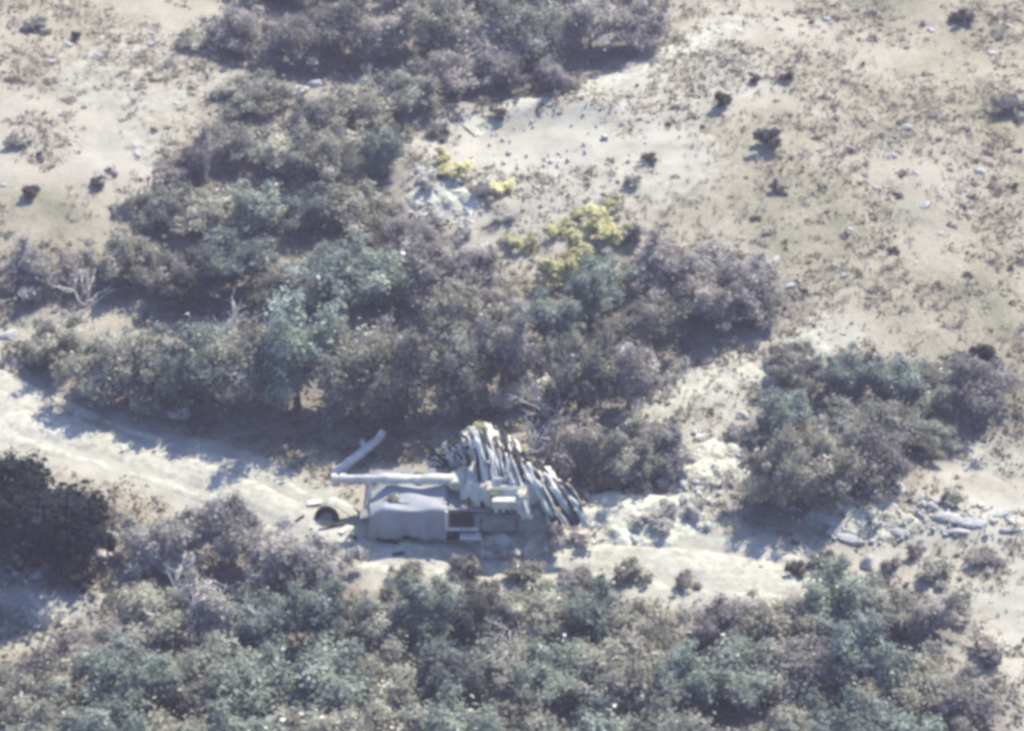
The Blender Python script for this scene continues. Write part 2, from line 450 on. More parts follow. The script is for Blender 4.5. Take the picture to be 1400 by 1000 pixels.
def spline(pts, n):
    pts = [np.array(p, float) for p in pts]
    pts = [2 * pts[0] - pts[1]] + pts + [2 * pts[-1] - pts[-2]]
    out = []
    segs = len(pts) - 3
    for k in range(n):
        u = k / (n - 1) * segs; i = min(int(u), segs - 1); f = u - i
        p0, p1, p2, p3 = pts[i:i + 4]
        out.append(0.5 * ((2 * p1) + (-p0 + p2) * f + (2 * p0 - 5 * p1 + 4 * p2 - p3) * f * f + (-p0 + 3 * p1 - 3 * p2 + p3) * f ** 3))
    return np.array(out)

bare = np.zeros_like(X)
def bare_line(pix, soft):
    global bare
    c = spline([(*flat(px, py), w) for (px, py, w) in pix], 120)
    near = np.full_like(X, -9.0)
    for (cx, cy, w) in c:
        near = np.maximum(near, 1 - (np.hypot(X - cx, Y - cy) - w * 0.5) / soft)
    bare = np.maximum(bare, np.clip(near, 0, 1))
def bare_spot(px, py, rx, ry, k=1.0):
    global bare
    cx, cy = flat(px, py)
    q = np.sqrt(((X - cx) / rx) ** 2 + ((Y - cy) / ry) ** 2)
    bare = np.maximum(bare, k * np.clip(1.8 - 1.2 * q, 0, 1))
TRACK = [(-160, 500, 4.6), (-40, 545, 4.6), (60, 575, 4.2), (150, 608, 3.4), (240, 636, 3.2), (320, 662, 3.0), (410, 705, 3.2), (520, 755, 3.4), (660, 765, 3.2), (800, 762, 3.4), (940, 772, 4.0), (1060, 788, 3.6), (1130, 792, 1.8)]
SIDE = [(850, 585, 2.0), (900, 560, 2.6), (950, 540, 3.0), (1000, 524, 3.2), (1055, 503, 3.0), (1130, 470, 2.0)]
UPPER = [(640, 190, 1.6), (720, 158, 1.8), (790, 142, 1.9), (850, 118, 2.0), (920, 88, 2.0), (1000, 40, 1.8)]
bare_line(TRACK, 1.2); bare_line([(1060, 788, 3.0), (1200, 790, 1.6), (1330, 770, 1.6), (1480, 740, 2.0)], 1.6); bare_line(SIDE, 0.9); bare_line(UPPER, 1.2)
bare_line([(1300, 760, 2.5), (1350, 840, 4.0), (1390, 920, 4.5), (1420, 1040, 4.5)], 1.5)
for q in [(735, 215, 6.6, 4.8), (720, 310, 4.4, 4.0), (880, 240, 3.5, 3.5, 0.8), (620, 280, 3, 3), (720, 715, 3.4, 2.2), (860, 705, 4.6, 2.6), (970, 640, 2.8, 3), (1190, 710, 3.6, 2.2), (1340, 715, 3.5, 2), (70, 815, 3.2, 2.0), (950, 130, 4, 4, 0.7), (1340, 640, 3, 3, 0.6), (200, 130, 5, 5, 0.5), (180, 240, 3, 3, 0.5)]:
    bare_spot(*q)
me = mesh_np("ground", np.stack([X, Y, Z], -1).reshape(-1, 3), F, True, lit.ravel(), "litter_and_shade")
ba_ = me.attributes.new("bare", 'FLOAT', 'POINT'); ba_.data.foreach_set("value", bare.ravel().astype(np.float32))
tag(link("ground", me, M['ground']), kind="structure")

def strip(name, pix, mat, seed, n=170, across=25, rut=0.11, lift=0.10):
    """a worn dirt strip: crowned sheet whose ragged edges sink into the ground"""
    c = spline([(*flat(px, py), w) for (px, py, w) in pix], n)
    tan = np.gradient(c[:, :2], axis=0)
    tan /= np.linalg.norm(tan, axis=1)[:, None]
    nor = np.stack([-tan[:, 1], tan[:, 0]], 1)
    V = []
    for j in range(across):
        s = -1 + 2 * j / (across - 1)
        p = c[:, :2] + nor * (c[:, 2] * 0.5 * s * 1.15)[:, None]
        wob = (fbm(p[:, 0] / 1.1, p[:, 1] / 1.1, seed, 3) - 0.44) * 0.30
        off = lift - 0.42 * abs(s) ** 5 + wob * abs(s)
        off = off - rut * math.exp(-((abs(s) - 0.45) / 0.14) ** 2)
        z = height(p[:, 0], p[:, 1]) + off
        V.append(np.stack([p[:, 0], p[:, 1], z], 1))
    V = np.stack(V, 1).reshape(-1, 3)
    ii = np.arange(n * across).reshape(n, across)
    F = np.stack([ii[:-1, :-1], ii[1:, :-1], ii[1:, 1:], ii[:-1, 1:]], -1).reshape(-1, 4)
    return tag(link(name, mesh_np(name, V, F, True), mat), kind="structure")

strip("dirt_track", TRACK, M['track'], 5)
strip("side_path", SIDE, M['track'], 15, n=70, rut=0.03, lift=0.07)
strip("upper_path", UPPER, M['track'], 25, n=70, rut=0.03, lift=0.10)

def patch(name, px, py, rx, ry, mat, seed, lift, rough, label=None, cat=None, kind="structure", n=56, rot=0.0, rim=0.0):
    """an uneven patch of bare or heaped earth, its margin sinking below the ground"""
    cx, cy = flat(px, py)
    V = []; F = []
    rings, seg = n // 2, n + 16
    for i in range(rings + 1):
        q = i / rings
        for k in range(seg):
            th = 2 * math.pi * k / seg
            wob = 1 + 0.35 * (float(vnoise(3 + 2.2 * math.cos(th), 3 + 2.2 * math.sin(th), seed)) - 0.5)
            lx = math.cos(th) * q * rx * wob; ly = math.sin(th) * q * ry * wob
            x = cx + lx * math.cos(rot) - ly * math.sin(rot); y = cy + lx * math.sin(rot) + ly * math.cos(rot)
            V.append((x, y, q))
    V = np.array(V)
    q = V[:, 2]
    nz = (fbm(V[:, 0] / 0.7, V[:, 1] / 0.7, seed + 5, 4) - 0.45) * rough
    z = height(V[:, 0], V[:, 1]) + lift * (1 - q ** 2.2) - 0.22 * q ** 4 + nz * (1 - q ** 6) + rim * np.exp(-((q - 0.8) / 0.1) ** 2)
    V = np.stack([V[:, 0], V[:, 1], z], 1)
    for i in range(rings):
        for k in range(seg):
            k2 = (k + 1) % seg
            F.append((i * seg + k, (i + 1) * seg + k, (i + 1) * seg + k2, i * seg + k2))
    o = link(name, mesh_np(name, V, F, True), mat)
    if label: tag(o, label, cat)
    else: tag(o, kind=kind)
    return o


patch("spoil_heap", 716, 742, 2.7, 1.4, M['spoil'], 44, 0.30, 0.7, "heap of pale broken earth against the rear of the armoured vehicle", "earth heap")
patch("spoil_heap", 868, 712, 3.6, 1.9, M['spoil'], 45, 0.22, 0.75, "long bank of pale broken earth between the vehicle and the right grove", "earth heap")
patch("spoil_heap", 975, 640, 2.0, 2.2, M['spoil'], 46, 0.22, 0.75, "rubbly pale mound just below the grey side path", "earth heap")
patch("spoil_heap", 612, 285, 2.1, 2.4, M['spoil'], 47, 0.22, 0.9, "heap of pale rubble at the left end of the clearing", "earth heap")
patch("spoil_heap", 1180, 712, 2.6, 1.5, M['spoil'], 48, 0.18, 0.6, "stony pale bank at the foot of the right grove", "earth heap")
patch("spoil_heap", 70, 815, 2.6, 1.6, M['path'], 49, 0.25, 0.4, "pale bank of earth under the dark tree at left", "earth heap")

# ------------------------------------------------------------------ foliage
def leaves(centres, outward, size, seed, up_bias=1.15):
    """folded two-triangle leaf sprigs -> verts, tris, tint per vert"""
    r = np.random.default_rng(seed)
    n = len(centres)
    nrm = outward + r.normal(0, 0.65, (n, 3)); nrm[:, 2] += up_bias
    nrm /= np.linalg.norm(nrm, axis=1)[:, None]
    a = np.cross(nrm, r.normal(0, 1, (n, 3))); a /= np.linalg.norm(a, axis=1)[:, None] + 1e-9
    b = np.cross(nrm, a)
    s = size * np.clip(r.lognormal(-0.08, 0.42, n), 0.4, 2.2)[:, None]
    p0 = centres - a * s * 0.5; p2 = centres + a * s * 0.5
    p1 = centres + b * s * 0.34 + nrm * s * 0.12; p3 = centres - b * s * 0.34 + nrm * s * 0.12
    V = np.stack([p0, p1, p2, p3], 1).reshape(-1, 3)
    k = np.arange(n)[:, None] * 4
    F = np.concatenate([k + np.array([[0, 1, 2]]), k + np.array([[0, 2, 3]])], 0)
    return V, F

def crown_mesh(name, seed, n_lumps, n_leaves, leaf, spread=1.0, flat_=0.85, mat=None):
    """crown of unit radius sitting on z=0, made of uneven leafy lumps"""
    r = np.random.default_rng(seed)
    C = []; R = []
    nb_ = max(5, n_lumps // 5)
    for b_ in range(nb_):
        th = 2 * math.pi * (b_ + r.uniform(-0.4, 0.4)) / nb_ * 2.0
        el = r.uniform(-0.6, 1.3)
        dv = np.array([math.cos(th) * math.cos(el), math.sin(th) * math.cos(el), math.sin(el)])
        L = r.uniform(0.62, 1.12)
        for q in range(n_lumps // nb_ + 1):
            f = r.uniform(0.25, 1.0)
            v = dv * L * f + r.normal(0, 0.13, 3)
            C.append((v[0] * spread, v[1] * spread, max(0.14, 0.72 + v[2] * flat_ * (1.18 if v[2] > 0 else 0.95))))
            R.append(r.uniform(0.12, 0.29) * (1.1 - 0.35 * f))
    n_lumps = len(C)
    C = np.array(C); R = np.array(R)
    w = R ** 2; pick = r.choice(n_lumps, n_leaves, p=w / w.sum())
    dirv = r.normal(0, 1, (n_leaves, 3)); dirv /= np.linalg.norm(dirv, axis=1)[:, None]
    rad = R[pick] * np.abs(r.normal(0.72, 0.38, n_leaves))
    P = C[pick] + dirv * rad[:, None]
    # stray sprigs past the outline
    k = int(n_leaves * 0.08)
    P[:k] += dirv[:k] * r.uniform(0.05, 0.25, k)[:, None]
    keep = P[:, 2] > 0.04
    P, dirv, pick = P[keep], dirv[keep], pick[keep]
    V, F = leaves(P, dirv, leaf, seed + 1)
    lump_t = r.uniform(-0.28, 0.28, n_lumps)
    tint = np.clip(0.42 + lump_t[pick] + r.normal(0, 0.17, len(P)), 0, 1)
    tint[r.random(len(P)) < 0.008] = 1.0
    me = mesh_np(name, V, F, False, np.repeat(tint, 4))
    if mat: me.materials.append(mat)
    return me

def trunk_mesh(name, seed):
    r = np.random.default_rng(seed)
    T = Tubes()
    bend = r.uniform(-0.12, 0.12, 2)
    top = np.array([bend[0], bend[1], 0.95])
    T.add([(0, 0, -0.15), (bend[0] * 0.2, bend[1] * 0.3, 0.3), (bend[0] * 0.6, bend[1] * 0.6, 0.6), top], [0.085, 0.062, 0.05, 0.035], 7, seed, 0.25)
    for i in range(6):
        th = i * 1.05 + r.uniform(-0.3, 0.3); L = r.uniform(0.5, 0.8)
        s = np.array([bend[0] * 0.5, bend[1] * 0.5, r.uniform(0.3, 0.8)])
        e = s + np.array([math.cos(th) * L, math.sin(th) * L, r.uniform(0.25, 0.7)])
        m = (s + e) / 2 + np.array([0, 0, -0.06])
        T.add([s, m, e], [0.035, 0.024, 0.009], 5, seed + i, 0.2)
        for q in range(2):
            e2 = m + r.normal(0, 0.25, 3) + np.array([0, 0, 0.25])
            T.add([m, (m + e2) / 2 + 0.02, e2], [0.018, 0.012, 0.005], 4, seed + q)
    me = T.mesh(name); me.materials.append(M['bark'])
    return me

STYLES = [g, t, m_, d, pl]
CROWNS = {}
for si, s in enumerate(STYLES):
    nv = 4 if s in (g, t, m_) else 2
    CROWNS[s] = [crown_mesh("crown_%s_%d" % (s, k), 100 + si * 10 + k, 52 + 8 * k, 16000 if s == d else 15000, 0.085 if s == d else 0.066, mat=M[s]) for k in range(nv)]
TRUNKS = [trunk_mesh("trunk_%d" % k, 300 + k) for k in range(4)]

for i, (p, h, r, s, lab, rn) in enumerate(TREES):
    root = empty("bushy_tree", p, random.uniform(0, 6.28))
    tag(root, lab, "tree", rn)
    sc = h / 2.1
    tr = link("trunk", TRUNKS[i % 4], None, root)
    tr.scale = (sc * 0.9, sc * 0.9, sc)
    cr = link("crown", CROWNS[s][(i * 7 + i // 3) % len(CROWNS[s])], None, root)
    cr.scale = (r * random.uniform(0.93, 1.07), r * random.uniform(0.93, 1.07), h / 1.95)
    cr.location = (0, 0, 0.02)
    cr.rotation_euler = (random.uniform(-0.08, 0.08), random.uniform(-0.08, 0.08), random.uniform(0, 6.28))

# ------------------------------------------------------------------ shrubs on the open ground
SHRUB = {}
for si, s in enumerate([g, m_, d, 'leaf_yellow', st]):
    lm = M['leaf_dusk'] if s == d else M[s]
    SHRUB[s] = [crown_mesh("shrub_%s_%d" % (s, k), 500 + si * 10 + k, 15 + 3 * k, 2200, 0.14, mat=lm) for k in range(2)]
SK = [0]
def shrub(px, py, w, h, s, label, group, name="shrub"):
    """w, h in metres; stands with its foot at the given place"""
    p = ground(px, py)
    o = link(name, SHRUB[s][SK[0] % 2], None)
    SK[0] += 1
    o.location = p - Vector((0, 0, 0.06))
    o.scale = (w / 2, w / 2 * random.uniform(0.8, 1.1), h / 1.9)
    o.rotation_euler = (0, 0, random.uniform(0, 6.28))
    tag(o, label, "shrub", group)
    return o

shrub(1045, 203, 2.0, 1.5, d, "largest dark round shrub alone on the right slope", None)
shrub(985, 145, 1.6, 1.2, d, "dark shrub with pale stone at its left on the upper right slope", None)
shrub(1030, 112, 0.9, 0.7, d, "small dark shrub, middle one of three above the largest shrub", None)
shrub(1075, 112, 1.1, 0.8, d, "small dark shrub, rightmost of three above the largest shrub", None)
shrub(1312, 32, 1.7, 0.9, d, "low dark shrub near the top edge at upper right", None)
shrub(1385, 155, 2.6, 1.6, m_, "wide grey shrub cut by the right edge of the slope", None)
shrub(1062, 262, 1.1, 0.7, m_, "narrow grey shrub below the largest dark shrub", None)
shrub(258, 62, 2.6, 0.8, g, "wide low shrub at the edge of the upper left slope", None)
shrub(105, 55, 0.8, 0.7, d, "small dark shrub above a pale stone on the left slope", None)
shrub(40, 268, 1.6, 0.8, d, "dark shrub near the left edge of the upper left slope", None)
shrub(135, 254, 0.9, 0.7, d, "dark shrub in the middle of the lower left slope", None)
shrub(162, 290, 1.1, 0.8, m_, "grey shrub where the left slope meets the wood", None)
shrub(50, 40, 2.0, 0.8, g, "low grey-green shrub at the top left corner", None)
shrub(228, 245, 2.2, 1.0, m_, "reddish-grey low shrub at the upper end of the left wood", None)
shrub(20, 200, 1.4, 0.6, g, "low grey-green shrub on the left edge halfway down the slope", None)
shrub(1180, 830, 1.6, 1.0, g, "round grey-green shrub on the near side of the right track bend", None)
shrub(1085, 785, 1.2, 0.8, d, "dark tufted shrub on the track's near edge at right", None)
shrub(935, 800, 1.4, 0.7, g, "low shrub beside the track above the lower right thicket", None)
shrub(560, 790, 1.6, 1.0, g, "grey shrub below the hull on the near track edge", None)
shrub(640, 785, 1.8, 1.1, g, "wide grey shrub in front of the vehicle's middle", None)
shrub(720, 795, 2.0, 1.2, g, "spiky grey-green shrub below the heap of pale earth", None)
shrub(795, 800, 1.8, 1.1, m_, "greyish shrub on the near track edge under the long earth bank", None)
shrub(860, 790, 1.8, 1.1, g, "low green shrub right of the spiky shrubs on the near track edge", None)
shrub(450, 815, 2.0, 1.2, t if t in SHRUB else g, "bushy shrub on the near track edge left of the vehicle", None)
for (px, py, w, h, q, lab) in [(1125, 775, 1.6, 1.0, g, "grey-green shrub at the end of the pale track at right"), (1155, 800, 1.8, 1.1, m_, "grey shrub between the track's end and the lower right thicket"),
    (1215, 795, 2.0, 1.1, m_, "wide grey shrub below the slab bank"), (1275, 790, 1.8, 1.0, g, "grey-green shrub below the gap between the two slab banks"), (1250, 760, 1.2, 0.7, m_, "small grey shrub just under the slab bank's right end"),
    (1350, 770, 1.8, 0.8, m_, "low grey shrub below the ridged bank at the right edge"), (1310, 840, 1.9, 1.2, g, "grey-green shrub at the upper right end of the lower right thicket")]:
    shrub(px, py, w, h, q, lab, None)
shrub(1300, 690, 1.4, 0.9, g, "low green shrub on the bank right of the grove", None)
shrub(1350, 900, 2.0, 1.1, m_, "grey shrub on the bare ground at lower right", None)
for (px, py, w, h, lab) in [
    (628, 248, 2.4, 1.2, "yellow-green bush at the left rim of the pale clearing"),
    (822, 330, 2.8, 2.1, "bright yellow-green bush at the right of the clearing"),
    (840, 285, 1.2, 0.9, "small yellow-green bush above the brightest yellow one"),
    (757, 390, 2.4, 2.0, "yellow-green bush lowest below the clearing"),
    (787, 355, 2.8, 1.6, "olive-yellow bush between the two brightest yellow bushes"),
    (722, 340, 1.5, 0.9, "yellow-green bush on the sandy patch below the clearing"),
    (605, 222, 1.4, 0.9, "yellow-green bush at the clearing's far left corner"), (770, 318, 1.7, 0.8, "low yellow-green bush in the middle of the sandy patch"),
    (800, 300, 1.6, 0.9, "yellow-green bush just above the brightest yellow bush"), (742, 405, 1.3, 1.0, "small yellow-green bush under the lowest big yellow bush"), (690, 262, 1.8, 0.6, "low yellowish bush on the clearing's lower rim")]:
    shrub(px, py, w, h, 'leaf_yellow', lab, "yellow bushes round the clearing", "yellow_bush")
for (px, py, w, h, lab) in [
    (585, 255, 1.6, 1.1, "bleached whitish bush at the clearing's left end, upper one"),
    (640, 320, 1.5, 0.9, "bleached whitish bush at the clearing's left end, lower one"),
    (745, 548, 2.0, 1.5, "bleached whitish bush behind the vehicle's rear"),
    (1015, 600, 1.2, 1.0, "bleached whitish bush beside the side path"),
    (905, 715, 2.2, 1.0, "pale grey-green bush on the long earth bank"),
    (752, 748, 1.7, 1.3, "pale leafy bush at the vehicle's rear corner"),
    (680, 762, 1.5, 0.9, "pale leafy bush in front of the heap of broken earth"),
    (712, 752, 1.6, 1.2, "pale leafy bush in the middle of the heap of broken earth"),
    (660, 748, 1.3, 0.9, "small pale bush against the hull right of the framed hatch"),
    (790, 735, 1.8, 1.0, "pale leafy bush between the heap and the long bank"),
    (945, 700, 1.6, 1.0, "pale bush at the right end of the long earth bank"),
    (700, 560, 1.8, 1.6, "bleached whitish bush just above the camouflage sheeting"),
    (770, 610, 1.3, 1.1, "small bleached bush at the edge of the shade right of the turret")]:
    shrub(px, py, w, h, st, lab, None, "bleached_bush")

for (px, py, w, h, q, lab) in [
    (665, 268, 1.8, 1.0, m_, "grey shrub just below the clearing's left half"), (690, 300, 1.3, 0.6, st, "bleached shrub in the middle of the sandy ground below the clearing"),
    (700, 338, 1.5, 0.7, 'leaf_yellow', "yellowish shrub low on the sandy ground left of the yellow bushes"), (650, 350, 1.6, 0.8, st, "bleached shrub below the rubble at the clearing"),
    (865, 255, 1.2, 0.8, g, "small grey-green shrub at the clearing's right rim"), (885, 222, 1.1, 0.7, d, "small dark shrub on the clearing's upper right rim"),
    (600, 185, 1.5, 0.9, g, "grey-green shrub at the clearing's upper left corner"), (860, 330, 2.0, 1.2, m_, "wide grey shrub right of the brightest yellow bush"),
    (910, 345, 2.0, 1.2, m_, "grey shrub at the top of the trees right of the yellow bushes"), (680, 160, 1.2, 0.7, d, "small dark shrub on the upper path's edge")]:
    shrub(px, py, w, h, q, lab, None)
Zs = lambda zx, zy: (900 + zx * 0.4, zy * 0.4)
TUFTS = [Zs(*q) for q in [(250, 38), (405, 60), (525, 70), (735, 128), (845, 158), (700, 215), (630, 240), (915, 250), (1130, 280), (600, 360), (755, 458), (660, 508), (1000, 575), (1095, 580), (835, 588), (560, 630), (150, 290), (40, 305), (640, 800), (1050, 935), (1130, 890), (1205, 912), (955, 960), (800, 855), (690, 622), (920, 340), (940, 388), (1150, 470), (1130, 520), (540, 465), (375, 790), (435, 820), (1045, 700), (1000, 765), (1220, 632), (820, 662), (1165, 125), (905, 75), (60, 360), (35, 420), (150, 430), (640, 270), (710, 290), (450, 390), (1060, 440), (1230, 510), (500, 990), (760, 985), (1180, 1000), (330, 745)]]
for (px, py) in TUFTS:
    shrub(px, py + 3, random.uniform(0.4, 0.85), random.uniform(0.14, 0.34), random.choice([d, m_, m_, g, g, m_]), "tiny dark tuft on the right slope", "tufts on the right slope", "shrub_tuft")
for (px, py) in [(165, 165), (230, 90), (70, 110), (15, 110), (95, 140), (180, 60), (40, 195), (55, 215), (100, 300), (150, 235), (210, 180), (12, 320), (60, 335), (120, 330), (250, 150), (190, 120)]:
    shrub(px, py, random.uniform(0.5, 1.0), random.uniform(0.15, 0.35), random.choice([m_, m_, g]), "tiny grey tuft on the upper left slope", "tufts on the left slope", "shrub_tuft")

# ------------------------------------------------------------------ stones
def stone_mesh(name, seed, flat_=0.6):
    r = np.random.default_rng(seed)
    bm = bmesh.new()
    bmesh.ops.create_icosphere(bm, subdivisions=2, radius=0.5)
    cuts = r.normal(0, 1, (7, 3)); cuts /= np.linalg.norm(cuts, axis=1)[:, None]
    lim = r.uniform(0.26, 0.42, 7)
    for v in bm.verts:
        p = np.array(v.co)
        for c, l in zip(cuts, lim):
            e = p @ c - l
            if e > 0: p = p - c * e
        p *= 1 + 0.05 * r.normal()
        p[2] *= flat_
        v.co = p
    me = bm_mesh(bm, name)
    me.materials.append(M['stone'])
    return me
STONES = [stone_mesh("stone_%d" % k, 700 + k) for k in range(6)]
SLABS = [stone_mesh("slab_%d" % k, 720 + k, 0.28) for k in range(4)]
def stone(px, py, w, label, group, ratio=1.6, yaw=None, tilt=0.15, name="pale_stone", meshes=None, lift=0.05, tall=1.0):
    p = ground(px, py)
    o = link(name, random.choice(meshes or STONES), None)
    o.location = p + Vector((0, 0, w * lift))
    o.scale = (w, w / ratio, w / ratio * 1.15 * tall)
    o.rotation_euler = (random.uniform(-tilt, tilt), random.uniform(-tilt, tilt), random.uniform(-0.5, 0.7) if yaw is None else yaw)
    tag(o, label, "stone", group)
    return o

for (px, py) in [Zs(*q) for q in [(1141, 185), (852, 438), (803, 535), (745, 645), (915, 703), (655, 785), (940, 487), (1040, 575), (490, 530), (575, 70), (1195, 92), (400, 890), (450, 980), (630, 945), (880, 900), (965, 800), (930, 105), (600, 910), (880, 595), (1100, 590)]]:
    stone(px, py, random.uniform(0.35, 0.75), "small pale stone lying on the open slope on the right", "stones on the right slope")
for (px, py) in [(92, 62), (133, 78), (207, 62), (278, 72), (70, 85), (265, 175), (187, 212), (5, 254), (240, 142), (52, 378), (35, 398), (200, 22)]:
    stone(px, py, random.uniform(0.35, 0.7), "small pale stone lying on the slope at upper left", "stones on the left slope")
stone(405, 126, 1.7, "long white rock, largest of three in the upper wood", "white rocks in the upper wood", 2.6, 0.4)
stone(432, 116, 0.9, "white rock at the upper right end of the rocks in the upper wood", "white rocks in the upper wood")
stone(374, 146, 0.9, "white rock at the lower left end of the rocks in the upper wood", "white rocks in the upper wood", 1.2)
for (px, py, w, lab) in [(608, 128, 0.9, "pale stone below the upper wood, left of two"), (640, 112, 0.7, "pale stone below the upper wood, right of two"), (707, 135, 0.8, "pale stone on the upper path under the trees")]:
    stone(px, py, w, lab, None)
for (px, py, w, lab) in [(205, 268, 1.2, "pale stone at the top left corner of the left wood"), (250, 278, 1.2, "long pale stone inside the top of the left wood"), (262, 302, 0.7, "single white stone inside the left wood"), (175, 292, 0.9, "pale stone where the left slope enters the wood")]:
    stone(px, py, w, lab, None)
for (px, py, w, lab) in [(246, 520, 0.9, "uppermost white stone in the shaded gap above the track"), (257, 552, 0.7, "small white stone in the shaded gap above the track"), (245, 568, 1.2, "lowest white stone in the shade at the track's upper edge"), (100, 455, 1.0, "pale stone in the lower left end of the wood"), (12, 460, 1.0, "pale stone by the left picture edge above the track")]:
    stone(px, py, w, lab, None)
for (px, py) in [(1015, 570), (1005, 592), (1030, 590), (985, 610), (955, 600), (940, 625), (965, 635), (990, 640), (930, 650), (955, 670), (1000, 615), (975, 655)]:
    stone(px, py, random.uniform(0.4, 0.8), "white stone on the rubbly mound below the side path", "stones on the rubbly mound", 1.4, tall=1.2)
for (px, py) in [(770, 690), (800, 700), (830, 685), (865, 675), (905, 662), (890, 690), (850, 712), (812, 720), (930, 705), (955, 722), (780, 718), (745, 735), (690, 740), (660, 728), (715, 755)]:
    stone(px, py, random.uniform(0.4, 0.9), "pale stone in the broken earth right of the vehicle", "stones in the broken earth", 1.5, tall=1.1)
for (px, py) in [(575, 235), (595, 265), (620, 290), (600, 300), (640, 305), (570, 280), (630, 262)]:
    stone(px, py, random.uniform(0.5, 0.9), "pale stone in the rubble at the clearing's left end", "stones at the clearing", 1.4, tall=1.2)
for i, (px, py, w, yaw) in enumerate([(1130, 712, 1.5, -0.5), (1150, 722, 1.4, -0.5), (1175, 700, 1.6, -0.6), (1195, 715, 1.5, -0.5), (1215, 690, 1.3, -0.9), (1230, 665, 1.2, -1.2), (1160, 738, 1.6, -0.3), (1225, 728, 1.3, -0.5), (1290, 708, 1.6, -0.25), (1325, 716, 1.7, 0.05), (1365, 704, 1.4, 0.35), (1305, 728, 1.3, -0.1), (1385, 725, 1.3, 0.3)]):
    right = px > 1250
    stone(px, py, w, "flat pale slab on the ridged bank at the right edge" if right else "flat pale slab stepped down the bank below the right grove", "slabs at the right edge" if right else "slabs below the right grove", 3.0, yaw, 0.2, "stone_slab", SLABS, 0.04, 2.0)
stone(1187, 772, 0.7, "upright white stone beside the track below the slab bank", None, 0.8, 0.3, tall=1.6)
for (px, py) in [(20, 782), (50, 790), (85, 775), (115, 800), (140, 760), (150, 735), (60, 815)]:
    stone(px, py, random.uniform(0.5, 0.9), "pale stone on the bank under the dark tree", "stones on the left bank")
for (px, py) in [(355, 822), (470, 800), (500, 760), (540, 780), (640, 770), (590, 770)]:
    stone(px, py, random.uniform(0.35, 0.6), "pale stone along the near edge of the track", "stones on the near track edge")

# ------------------------------------------------------------------ dead wood
def dead_bush(px, py, hgt, spread, n, label, seed, name="dead_bush", yaw=0.0):
    r = np.random.default_rng(seed)
    T = Tubes(); p = ground(px, py)
    def grow(s, dirv, L, rad, lev):
        mid = s + dirv * L * 0.5 + r.normal(0, 0.05, 3) * L
        e = s + dirv * L + r.normal(0, 0.08, 3) * L
        T.add([s, mid, e], [rad, rad * 0.75, rad * 0.45], 5, seed)
        if lev > 0:
            for _ in range(3):
                nd = dirv + r.normal(0, 0.55, 3); nd[2] = abs(nd[2]) * 0.8 + 0.1
                nd /= np.linalg.norm(nd)
                grow(mid if r.random() < 0.4 else e, nd, L * r.uniform(0.5, 0.75), rad * 0.5, lev - 1)
    for k in range(n):
        th = r.uniform(0, 6.28)
        dv = np.array([math.cos(th) * spread, math.sin(th) * spread, 1.0]); dv /= np.linalg.norm(dv)
        grow(np.array([0, 0, -0.1]), dv, hgt * r.uniform(0.4, 0.6), 0.055, 2)
    me = T.mesh(name); me.materials.append(M['bleached'])
    o = link(name, me); o.location = p
    tag(o, label, "dead bush")
    return o
dead_bush(725, 620, 2.6, 0.9, 6, "pale leafless bush directly behind the turret", 31)
dead_bush(755, 575, 2.4, 0.8, 6, "pale leafless bush higher up behind the vehicle", 32)
dead_bush(765, 640, 2.0, 0.8, 5, "pale leafless bush beside the dark shade right of the turret", 33)
dead_bush(575, 300, 1.6, 0.9, 5, "pale leafless bush beside the rubble at the clearing", 34)
dead_bush(515, 130, 2.2, 0.7, 4, "pale leafless bush standing among the trees of the upper wood", 35)

for i, (px, py, hh, lab) in enumerate([(232, 850, 2.4, "pale bare twigs among the left bushes of the bottom thicket"), (268, 858, 2.6, "second pale bare bush in the left part of the bottom thicket"),
    (380, 880, 2.2, "pale bare bush left of centre in the bottom thicket"), (120, 420, 2.0, "pale bare bush in the left end of the left wood"), (300, 460, 2.4, "pale bare bush in the middle of the left wood"),
    (690, 110, 2.4, "pale bare bush at the right of the upper wood"), (600, 430, 2.2, "pale bare bush in the wood below the clearing's rubble"), (1150, 610, 2.0, "pale bare bush in the middle of the right grove"),
    (960, 880, 2.2, "pale bare bush between the two lower thickets"), (700, 900, 2.2, "pale bare bush in the centre of the bottom thicket"), (60, 860, 1.8, "pale bare bush below the dark tree at left")]):
    dead_bush(px, py, hh, 0.6, 5, lab, 60 + i)

def log(name, pts, radii, label, cat="log", mat='bleached', extra=None):
    T = Tubes()
    T.add(pts, radii, 9, 3, 0.15)
    for (pp, rr) in (extra or []): T.add(pp, rr, 7, 4, 0.15)
    o = link(name, T.mesh(name), M[mat])
    tag(o, label, cat)
    return o
a = ground(455, 652); b = ground(520, 612)
dv = (b - a)
mid = a + dv * 0.5 + Vector((0, 0, 0.25)); end = b + Vector((0, 0, 0.55))
log("fallen_trunk", [a + Vector((0, 0, 0.05)), mid, end], [0.24, 0.2, 0.17], "pale forked trunk lying in the shade left of the vehicle", "fallen trunk",
    extra=[([mid + dv * 0.2 + Vector((0, 0, 0.1)), mid + dv * 0.28 + Vector((-0.35, 0.3, 0.25))], [0.13, 0.11]), ([end, end + Vector((0.12, 0.22, 0.2))], [0.19, 0.15])])
a = ground(436, 425); b = ground(484, 395)
log("dark_branch", [a + Vector((0, 0, 2.6)), b + Vector((0, 0, 3.1))], [0.12, 0.07], "dark dead branch sticking out of the left wood's crowns", "branch", 'dark')
bpy.data.objects.remove(bpy.data.objects["dark_branch"])

